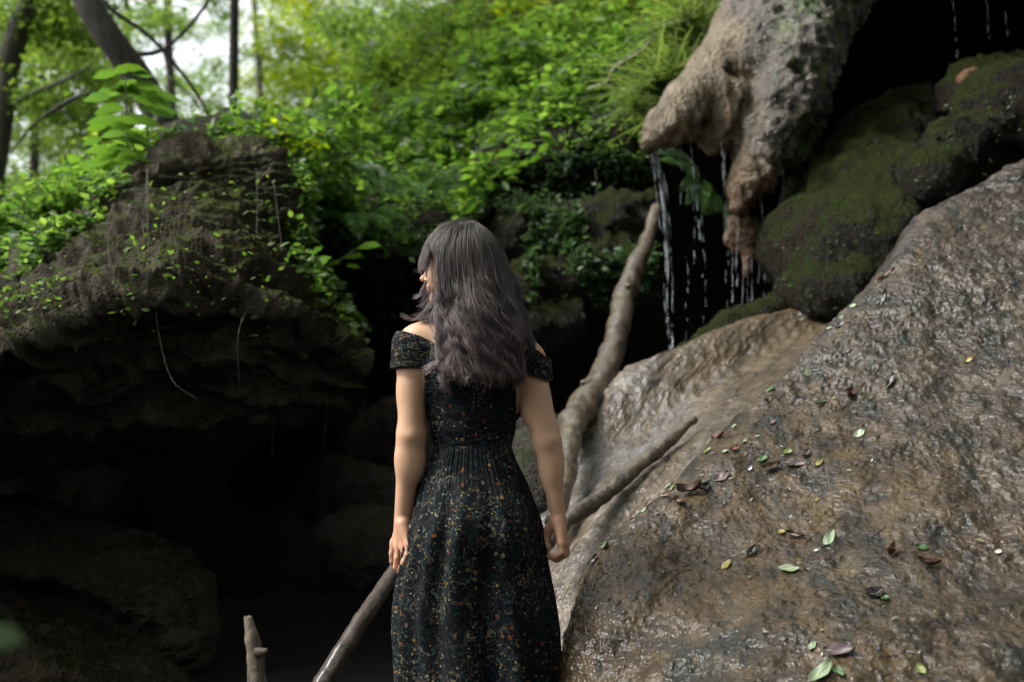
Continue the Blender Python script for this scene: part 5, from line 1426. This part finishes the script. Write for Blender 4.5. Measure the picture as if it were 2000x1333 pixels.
# flowers with rings
fv = t.voro(54, vec=vv); fcol = t.voro(54, vec=vv, out='Color')
fs2 = t.n.new("ShaderNodeSeparateColor"); t.l.new(fcol, fs2.inputs[0])
on = t.math('GREATER_THAN', fs2.outputs[0], 0.68)
petal = t.math('LESS_THAN', fv, 0.27)
fc = t.ramp(fs2.outputs[1], [(0.0, (.20, .065, .025)), (0.30, (.26, .15, .05)), (0.55, (.24, .20, .12)), (0.8, (.04, .09, .11)), (0.92, (.16, .06, .07))], 'CONSTANT')
ring = t.ramp(fv, [(0.0, (0.5, 0.5, 0.5)), (0.07, (.05, .03, .02)), (0.11, (0.8, 0.8, 0.8)), (0.19, (.3, .3, .3)), (0.23, (.9, .9, .9))], 'CONSTANT')
fc = t.mix(1.0, fc, ring, 'MULTIPLY')
c = t.mix(t.math('MULTIPLY', t.math('MULTIPLY', on, petal), 0.9), c, fc)
# smocking: fine gathered rows on the bodice
geo = t.n.new("ShaderNodeSeparateXYZ"); t.l.new(t.tc, geo.inputs[0])
zz = geo.outputs[2]
bod = t.ramp(zz, [(0.0, 0.0), (1.0, 1.0)])
wv = t.noise(1.0, 2, 0.5, 0.2, vec=t.mapping((60, 60, 330)))
smz = t.ramp(t.math('SUBTRACT', zz, 1.02), [(0.0, 0.0), (0.05, 1.0)])
hgt = t.math('MULTIPLY', wv, smz)
weave = t.noise(420, 2, 0.5)
nrm = t.bump(t.math('ADD', hgt, t.math('MULTIPLY', weave, 0.10)), 0.9, 0.006)
glint = t.ramp(t.noise(170, 2, 0.5, vec=t.mapping((1, 1, 2.2))), [(0.65, 0.0), (0.72, 1.0)])  # glints painted into the cloth colour of sleeves and upper bodice
gc = t.mix(t.noise(90, 1), (.40, .40, .42), (.50, .30, .14))
slv = t.ramp(t.math('SUBTRACT', zz, 1.14), [(0.0, 0.0), (0.04, 1.0)])
c = t.mix(t.math('MULTIPLY', t.math('MULTIPLY', glint, slv), 0.7), c, gc)
t.bsdf(Base_Color=c, Roughness=0.8, Normal=nrm, Specular_IOR_Level=0.12)
M['dress'] = t.m

upper = [b for i, b in enumerate(body[:N_UPPER])]
# everything the bodice may wrap: torso, shoulders, upper arms
wrap = body[:15] + [body[i] for i in range(N_UPPER) if False]
arm_l = [(caps(Q(812, 672, .0), Q(804, 715, -.005), .049, .045), .04, '+'), (caps(LS, Q(804, 760, -.01), .046, .040), .03, '+'), (ell(Q(801, 765, -.005), (.043, .044, .07)), .03, '+')]
arm_r = [(caps(Q(1028, 704, .0), Q(1038, 735, -.005), .047, .043), .04, '+'), (caps(RS, Q(1050, 785, -.01), .044, .039), .03, '+'), (ell(Q(1042, 785, -.005), (.042, .043, .07)), .03, '+')]
TOP = 9 + 2
tors = body[:TOP]
f, lo_, h_ = sdf_grid(tors + arm_l + arm_r, (-.40, 2.98, .90), (.22, 3.48, 1.42), 0.004)
n = f.shape
X = lo_[0] + h_ * np.arange(n[0])[:, None, None]; Y = lo_[1] + h_ * np.arange(n[1])[None, :, None]; Z = lo_[2] + h_ * np.arange(n[2])[None, None, :]
pz = np.stack(np.broadcast_arrays(X, Y, Z), -1)
wr = 0.0016 * fbm(pz * np.array([20, 20, 95]), 2, seed=5) * 2
f = f - 0.0085 - wr
# neckline: high on the arms, dipping across the back
zl = np.interp((X - Q(775, 0)[0]) / U + 775, [760, 778, 800, 835, 862, 930, 1000, 1030, 1052, 1075], [Q(0, y)[2] for y in (646, 648, 650, 662, 676, 686, 694, 690, 684, 700)])
f = np.maximum(f, Z - zl - 0.0015 * np.sin(X * 600))
# sleeve hem: cut the arms
cutl = (Z < Q(0, 722)[2]) & (X < Q(834, 0)[0] - .004)
zh = np.where(X < Q(925, 0)[0], Q(0, 722)[2] + (X - Q(775, 0)[0]) * 0.03, Q(0, 742)[2] - (X - Q(1060, 0)[0]) * 0.25)
armside = np.where(X < Q(925, 0)[0], X - Q(836, 0)[0], Q(1008, 0)[0] - X)
cut = np.maximum(zh - Z, -armside - 0.0)        # placeholder sign handling below
inside_cut = np.minimum(zh - Z, -armside)       # >0 : below the hem and out on the arm
f = np.maximum(f, inside_cut)
f = np.maximum(f, Q(0, 905)[2] - Z)
V, F = surface(f, lo_, h_); V = relax(V, F, 1, 0.4)
del f, pz
dress = mesh_obj('dress', V, F, M['dress'], person, origin=person.location)

# skirt: lofted, gathered into folds
zr = np.array([872, 885, 910, 950, 1000, 1050, 1100, 1160, 1230, 1333, 1450, 1570], float)
lx = np.array([846, 843, 833, 820, 808, 795, 783, 774, 772, 779, 770, 765], float)
rx = np.array([996, 999, 1009, 1030, 1047, 1056, 1062, 1070, 1080, 1090, 1100, 1108], float)
dep = np.array([.078, .082, .092, .108, .125, .135, .140, .148, .155, .170, .185, .20])
nz, nt = 300, 720
tt = np.linspace(0, 1, nz); py = 872 + (1572 - 872) * tt
L_ = np.interp(py, zr, lx); R_ = np.interp(py, zr, rx); D_ = np.interp(py, zr, dep)
ker = np.ones(15) / 15
sm = lambda a: np.convolve(np.pad(a, 7, mode='edge'), ker, 'valid')
L_, R_, D_ = sm(L_), sm(R_), sm(D_)
th = np.linspace(0, 2 * np.pi, nt, endpoint=False)
TH, TT = np.meshgrid(th, tt)
cx = (L_ + R_) / 2; hw = (R_ - L_) / 2 * U
amp = 0.002 + 0.011 * np.clip((py - 900) / 220, 0, 1) + 0.010 * np.clip((py - 1100) / 300, 0, 1)
ph = 1.3 * TT
fold = (0.55 * np.sin(7 * TH + 2.2 * TT + 0.6) + 0.4 * np.sin(11 * TH - 1.7 * TT + 2.0) + 0.35 * np.sin(17 * TH + 3 * TT) * np.clip(1.5 - 2 * TT, 0.2, 1))
fold = fold - 0.5 * np.abs(np.sin(4.5 * TH + 0.8 * TT + 1.0)) ** 6
gather = 0.0022 * (np.sin(46 * TH + 3.5 * np.sin(5 * TH) + 4 * TT) + .8 * np.sin(71 * TH + 5 * np.sin(3 * TH))) * (1 + .5 * np.sin(9 * TH)) * np.exp(-((py - 890) / 60.0) ** 2)[:, None]
rad = 1 + (fold * amp[:, None] + gather) / 0.14
# a deep pleat falls beside the right hip and the cloth behind it hangs free
zc_ = np.array([Q(0, y)[2] for y in py])
cxw = np.array([Q(x, 900)[0] for x in cx])
bulge = np.where(np.sin(TH) < 0, 1, 0) * 0.030 * np.exp(-((py - 1030) / 70.0) ** 2)[:, None]
Xs = cxw[:, None] + np.cos(TH) * hw[:, None] * rad
Ys = PD + 0.015 + np.sin(TH) * (D_[:, None] + bulge) * rad
Zs = zc_[:, None] + 0.012 * np.sin(3 * TH + 1) * TT
G = np.stack([Xs, Ys, Zs], -1)
g2 = 0.004 * fbm(G * 9, 3, seed=44) * np.clip((py - 900) / 150, 0, 1)[:, None]
G = G + grid_normals(G, True) * g2[..., None]
V = G.reshape(-1, 3); F = grid_faces(nz, nt, True)
# thickness: an inner wall
inner = (G - grid_normals(G, True) * 0.0015 * (1 if (grid_normals(G, True)[10, 0] @ np.array([1, 0, 0])) > 0 else -1)).reshape(-1, 3)
if (grid_normals(G, True)[10, 0] @ np.array([1, 0, 0])) < 0: F = F[:, ::-1]
k = nz * nt; j = np.arange(nt); jn = (j + 1) % nt; o_ = (nz - 1) * nt
rim = np.stack([o_ + j, o_ + jn, k + o_ + jn, k + o_ + j], 1)
skirt = mesh_obj('skirt', np.concatenate([V, inner]), np.concatenate([F, F[:, ::-1] + k, rim]), M['dress'], person, origin=person.location)
skirt.parent = dress; skirt.location = (0, 0, 0)

# ---------------------------------------------------------------- hair
hrng = np.random.default_rng(5)
mass = [((925, 520, -.03), (935, 620, -.075), .062, .058), ((935, 620, -.075), (945, 700, -.092), .056, .046),
        ((900, 560, -.02), (905, 640, -.065), .042, .038), ((968, 560, -.02), (985, 660, -.075), .042, .036),
        ((905, 640, -.075), (900, 700, -.085), .032, .020), ((985, 660, -.075), (990, 700, -.085), .032, .018),
        ((945, 680, -.088), (935, 725, -.092), .038, .016)]
massp = [(caps(Q(*a), Q(*b), ra, rb), 0.03, '+') for a, b, ra, rb in mass]
coll = [(hell((-.012, 0, .028), (.096, .076, .090)), 0.02, '+'), (hell((.030, 0, -.030), (.056, .060, .078)), 0.03, '+'), body[13], body[0], body[1], body[2], body[9], body[10], body[11], body[12]] + arm_l[:2] + arm_r[:2] + massp
def cd_(p): return sdf_eval(coll, p)
def grad(p, e=0.004):
    d0 = cd_(p); g = np.stack([cd_(p + np.array(v) * e) - d0 for v in ((1, 0, 0), (0, 1, 0), (0, 0, 1))], -1)
    return d0, g / (np.linalg.norm(g, axis=-1, keepdims=True) + 1e-9)

def make_strands(N, NP, clumps, seed, spread=0.006, layer=(0.004, 0.018)):
    rg = np.random.default_rng(seed)
    def roots(n):
        out = []
        while len(out) < n:
            d = rg.normal(size=3); d /= np.linalg.norm(d)
            a, b, c = d[0] * .094 - .012, d[1] * .074, d[2] * .088 + .028
            front = a - (-.012)
            # scalp region: above the hairline, behind the ears
            if a > .045 and c < .062: continue
            if a > 0.01 and c < .02: continue
            if c < -.045: continue
            out.append((a, b, c))
        return np.array(out)
    cr_ = roots(clumps)
    ci = rg.integers(0, clumps, N)
    loc = cr_[ci] + rg.normal(0, 1, (N, 3)) * spread * 1.5
    cap = np.array([-.012, 0, .028])
    q = (loc - cap) / np.array([.094, .074, .088]); q /= np.linalg.norm(q, axis=1, keepdims=True)
    loc = cap + q * np.array([.095, .075, .089])
    p = HC + loc @ HM.T
    m = layer[0] + (layer[1] - layer[0]) * rg.random(clumps)[ci] * (0.7 + 0.6 * rg.random(N))
    bang = (loc[:, 0] > .035) & (np.abs(loc[:, 1]) < .06) & (rg.random(N) < 0.85)
    endrow = (722 + 66 * rg.random(clumps) ** 0.8)[ci] + rg.normal(0, 12, N) - 0.62 * np.abs((p[:, 0] - Q(930, 0)[0]) / U)
    length = p[:, 2] - (Q(0, 0)[2] - endrow * U) + 0.028
    length = np.where(bang, 0.070 + 0.030 * rg.random(N), length)
    # hair from the top of the head has further to go
    step = length / NP
    whorl = HC + HM @ np.array([-.045, 0.0, .115])
    pts = [p.copy()]
    d = p - whorl; d -= (d * (p - (HC + HM @ cap))).sum(1, keepdims=True) * 0
    d /= np.linalg.norm(d, axis=1, keepdims=True) + 1e-6
    side = rg.normal(0, 1, (N, 1)) * 0.03
    for i in range(NP - 1):
        s = i / NP
        trav = (i * step)[:, None]
        grav = np.array([0.0, 0.0, -1.0])
        # side drift: locks gather to her right of the back, some sweep forward over the left shoulder
        gw = np.clip(0.22 + trav * 2.5, 0, 0.9)
        back = (HM @ np.array([-.50, 0, 0]))
        fwd = hf * 1.0
        sweep = np.where(bang[:, None], fwd * 0.25 * (trav < 0.05), back * 0.30 * (trav < 0.16))
        d = d * (1 - gw * 0.45) + (grav + sweep + side * np.array([1, 0, 0])) * gw * 0.45
        d /= np.linalg.norm(d, axis=1, keepdims=True)
        p = p + d * step[:, None]
        mm = m * np.clip(0.35 + s * 2.2, 0, 1)
        mm = np.where(bang, m * 0.5 + 0.004, mm)
        dd, g = grad(p)
        push = np.clip(mm - dd, 0, 0.05)
        p = p + g * push[:, None]
        ql = (p - HC) @ HM
        amax = 0.028 + np.clip(ql[:, 2] - .02, 0, .1) * 1.2
        ex = np.clip(ql[:, 0] - amax, 0, 1) * 0.6
        ex = np.where(bang, 0, ex)
        p = p - hf * ex[:, None]
        # keep the fall of hair gathered between the shoulders
        zt = np.clip((Q(0, 560)[2] - p[:, 2]) / 0.18, 0, 1)
        xr = Q(1006, 600)[0]; xl = Q(862, 600)[0]
        p[:, 0] -= np.clip(p[:, 0] - xr, 0, 1) * 0.5 * zt
        p[:, 0] += np.clip(xl - p[:, 0], 0, 1) * 0.35 * zt
        dn = d + g * np.clip(-(d * g).sum(1), 0, 1)[:, None] * (push > 0)[:, None]
        d = dn / (np.linalg.norm(dn, axis=1, keepdims=True) + 1e-9)
        pts.append(p.copy())
    S_ = np.stack(pts, 1)                                     # N,NP,3
    L = (np.arange(NP) / NP)[None, :] * length[:, None]
    # waves, shared by clump
    phs = rg.random(clumps)[ci] * 1.0 + 22.0 * cr_[ci, 1] + 9 * cr_[ci, 0]
    frq = (18 + 2 * rg.random(clumps))[ci]
    wa = 0.017 * np.clip((L - 0.13) / 0.16, 0, 1) * (0.7 + 0.6 * rg.random(clumps))[ci][:, None]
    wa = np.where(bang[:, None], 0.0012, wa)
    ang = L * frq[:, None] * 2 * np.pi / 2.1 + phs[:, None] + rg.normal(0, .25, N)[:, None]
    S_[..., 0] += wa * np.sin(ang)
    S_[..., 1] -= wa * 0.8 * (0.6 + np.cos(ang))
    # clump convergence and frizz
    mean = np.zeros((clumps, NP, 3)); cnt = np.zeros(clumps)
    ok = ~bang
    np.add.at(mean, ci[ok], S_[ok]); np.add.at(cnt, ci[ok], 1)
    mean /= np.maximum(cnt, 1)[:, None, None]
    cw = (np.clip(L / 0.40, 0, 1) ** 1.1 * 0.72)[..., None]
    S_[ok] = S_[ok] * (1 - cw[ok]) + mean[ci[ok]] * cw[ok]
    fr = rg.normal(0, 1, (N, 3)); stray = (rg.random(N) < 0.06)
    fz = np.where(stray, 0.010, 0.0014)[:, None] * np.clip(L / 0.25, 0, 1.3)
    S_ += fr[:, None, :] * fz[..., None]
    wob = np.stack([fbm(np.stack([L * 22, L * 0 + np.arange(N)[:, None] * 1.7, L * 0 + k_ * 9.0], -1), 2, seed=70 + k_) for k_ in range(3)], -1)
    S_ += wob * (0.0018 * np.clip(L / 0.15, 0, 1))[..., None]
    S_[..., 0] += (-0.018) * np.clip((L - .2) / .25, 0, 1) * 0
    return S_, bang, rg.random(clumps)[ci]

def hair_curves(name, S_, mat, tone, r0=0.00075, r1=0.00025):
    N, NP, _ = S_.shape
    hc = bpy.data.hair_curves.new(name)
    hc.add_curves([NP] * N)
    pos = (S_ - np.array(person.location)).astype(np.float32)
    hc.points.foreach_set('position', pos.ravel())
    rr = np.linspace(r0, r1, NP)[None].repeat(N, 0).astype(np.float32)
    at = hc.attributes.get('radius') or hc.attributes.new('radius', 'FLOAT', 'POINT')
    at.data.foreach_set('value', rr.ravel())
    tn = hc.attributes.new('tone', 'FLOAT', 'CURVE'); tn.data.foreach_set('value', np.asarray(tone, np.float32))
    hc.materials.append(mat)
    o = bpy.data.objects.new(name, hc); COL.objects.link(o)
    return o

t = NT('hair')
hi_ = t.n.new("ShaderNodeHairInfo")
c = t.ramp(hi_.outputs['Intercept'], [(0.0, (.016, .011, .008)), (0.35, (.026, .018, .015)), (0.62, (.055, .040, .041)), (1.0, (.095, .064, .062))])
at_ = t.n.new("ShaderNodeAttribute"); at_.attribute_name = 'tone'
tn_ = t.math('ADD', t.math('MULTIPLY', at_.outputs['Fac'], 0.6), t.math('MULTIPLY', hi_.outputs['Random'], 0.4))
vr = t.ramp(tn_, [(0.15, 0.04), (0.55, 0.42), (0.8, 0.97)])
c = t.mix(0.85, c, vr, 'OVERLAY')
tone_ = t.ramp(tn_, [(0.12, 0.06), (0.5, 0.28), (0.82, 1.0)])
c2 = t.ramp(hi_.outputs['Intercept'], [(0.0, (.070, .050, .038)), (0.35, (.105, .078, .066)), (0.62, (.185, .142, .138)), (1.0, (.25, .18, .165))])
c2 = t.mix(1.0, c2, tone_, 'MULTIPLY')
pb = t.n.new("ShaderNodeBsdfPrincipled"); t.l.new(c2, pb.inputs['Base Color']); pb.inputs['Roughness'].default_value = .42; pb.inputs['Specular IOR Level'].default_value = .35
hb = t.n.new("ShaderNodeBsdfHairPrincipled"); hb.model = 'CHIANG'; hb.parametrization = 'COLOR'
t.l.new(c, hb.inputs['Color']); hb.inputs['Roughness'].default_value = 0.28; hb.inputs['IOR'].default_value = 1.48; hb.inputs['Radial Roughness'].default_value = 0.45
hb.inputs['Coat'].default_value = 0.0
hm = t.n.new('ShaderNodeMixShader'); hm.inputs[0].default_value = .35; t.l.new(pb.outputs[0], hm.inputs[1]); t.l.new(hb.outputs[0], hm.inputs[2])
t.l.new(hm.outputs[0], t.out.inputs[0]); M['hairstrand'] = t.m
t = NT('hair_mass')
t.bsdf(Base_Color=t.mix(t.noise(5, 6, 0.7, 1.0, vec=t.mapping((14, 14, 1.5))), (.008, .006, .005), (.035, .028, .028)), Roughness=0.55,
       Normal=t.bump(t.noise(6, 6, 0.7, 0.8, vec=t.mapping((16, 16, 1.6))), 1.0, 0.02))
M['hairmass'] = t.m

# the mass of the hair below the strands
hp = [(hell((-.016, 0, .036), (.094, .076, .088)), 0.01, '+')]
hp += massp
f, lo_, h_ = sdf_grid(hp, (-.42, 2.9, 1.0), (.2, 3.5, 1.80), 0.006)
n = f.shape
X = lo_[0] + h_ * np.arange(n[0])[:, None, None]; Y = lo_[1] + h_ * np.arange(n[1])[None, :, None]; Z = lo_[2] + h_ * np.arange(n[2])[None, None, :]
pz = np.stack(np.broadcast_arrays(X, Y, Z), -1)
q = (pz - HC) @ HM
f = np.maximum(f, np.minimum(q[..., 0] - .030 - np.clip(q[..., 2] - .0, 0, 1) * .8, 0.02 + 0 * q[..., 0]))   # leave the face free
V, F = surface(f, lo_, h_); V = relax(V, F, 2)
N_ = vnormals(V, F)
V = V + N_ * (0.006 * fbm(V * np.array([60, 60, 7]), 3, seed=33))[:, None]
hair = mesh_obj('hair', V, F, M['hairmass'], person, origin=person.location)
del f, pz
S1, bang, tone1 = make_strands(10000, 48, 520, 11, spread=.0035)
hs_ = hair_curves('hair_strands', S1, M['hairstrand'], tone1)
hs_.parent = hair; props(hs_, kind='stuff')
# long locks swept forward over her left shoulder, and loose wisps
def lock(ctrl, n, spread, seed, r=0.0):
    rg = np.random.default_rng(seed)
    c = np.array([Q(*x) for x in ctrl]); tq = np.linspace(0, 1, 40)
    base = cr(c, tq)
    off = rg.normal(0, spread, (n, 1, 3)); conv = (1 - 0.55 * tq)[None, :, None]
    end = rg.normal(0, spread * 1.2, (n, 1, 3)) * (tq ** 2)[None, :, None]
    ln = rg.uniform(0.72, 1.0, n)
    out = base[None] + off * conv + end
    res = np.empty_like(out)
    for i in range(n): res[i] = cr(out[i], tq * ln[i])
    L = tq[None] * 0.3
    res[..., 0] += 0.003 * np.sin(L * 55 + rg.random((n, 1)) * 2); res[..., 2] += 0.003 * np.cos(L * 48 + rg.random((n, 1)) * 2)
    return res
locks = [lock([(872, 470, .04), (858, 530, .02), (858, 580, -.01), (845, 605, -.02), (826, 612, -.03)], 260, .007, 1),
         lock([(880, 480, .0), (868, 560, -.05), (860, 600, -.05), (838, 622, -.03), (812, 618, -.02)], 200, .006, 2),
         lock([(868, 490, -.01), (852, 540, -.02), (844, 580, -.02), (838, 606, -.02)], 40, .006, 33),
         lock([(850, 480, .02), (842, 530, .01), (843, 570, .0), (850, 600, -.01)], 26, .005, 34),
         lock([(860, 520, .02), (840, 590, .02), (812, 622, .01), (795, 622, .01), (782, 612, .02)], 26, .0022, 4),
         lock([(845, 500, .05), (834, 545, .05), (820, 575, .06), (808, 580, .06)], 18, .003, 5),
         lock([(842, 510, .06), (835, 560, .06), (828, 590, .06), (822, 598, .06)], 24, .004, 6),
         lock([(890, 560, -.06), (872, 620, -.075), (866, 665, -.08), (862, 705, -.085)], 240, .006, 7),
         lock([(900, 640, -.09), (880, 690, -.10), (850, 715, -.10), (832, 722, -.09)], 200, .006, 8),
         lock([(880, 600, -.08), (870, 640, -.09), (868, 680, -.095), (872, 700, -.095)], 160, .005, 9),
         lock([(1000, 640, -.08), (1015, 700, -.085), (1020, 735, -.08), (1008, 758, -.07)], 200, .006, 10),
         lock([(1005, 560, -.05), (1022, 620, -.06), (1036, 670, -.07), (1032, 700, -.07)], 180, .006, 12),
         lock([(905, 690, -.1), (890, 730, -.105), (868, 750, -.10), (880, 768, -.1)], 150, .006, 13)]
h2_ = hair_curves('loose_lock', np.concatenate(locks), M['hairstrand'], np.concatenate([np.full(len(l), (i * 0.37) % 1.0) for i, l in enumerate(locks)]))
h2_.parent = hair; props(h2_, kind='stuff')
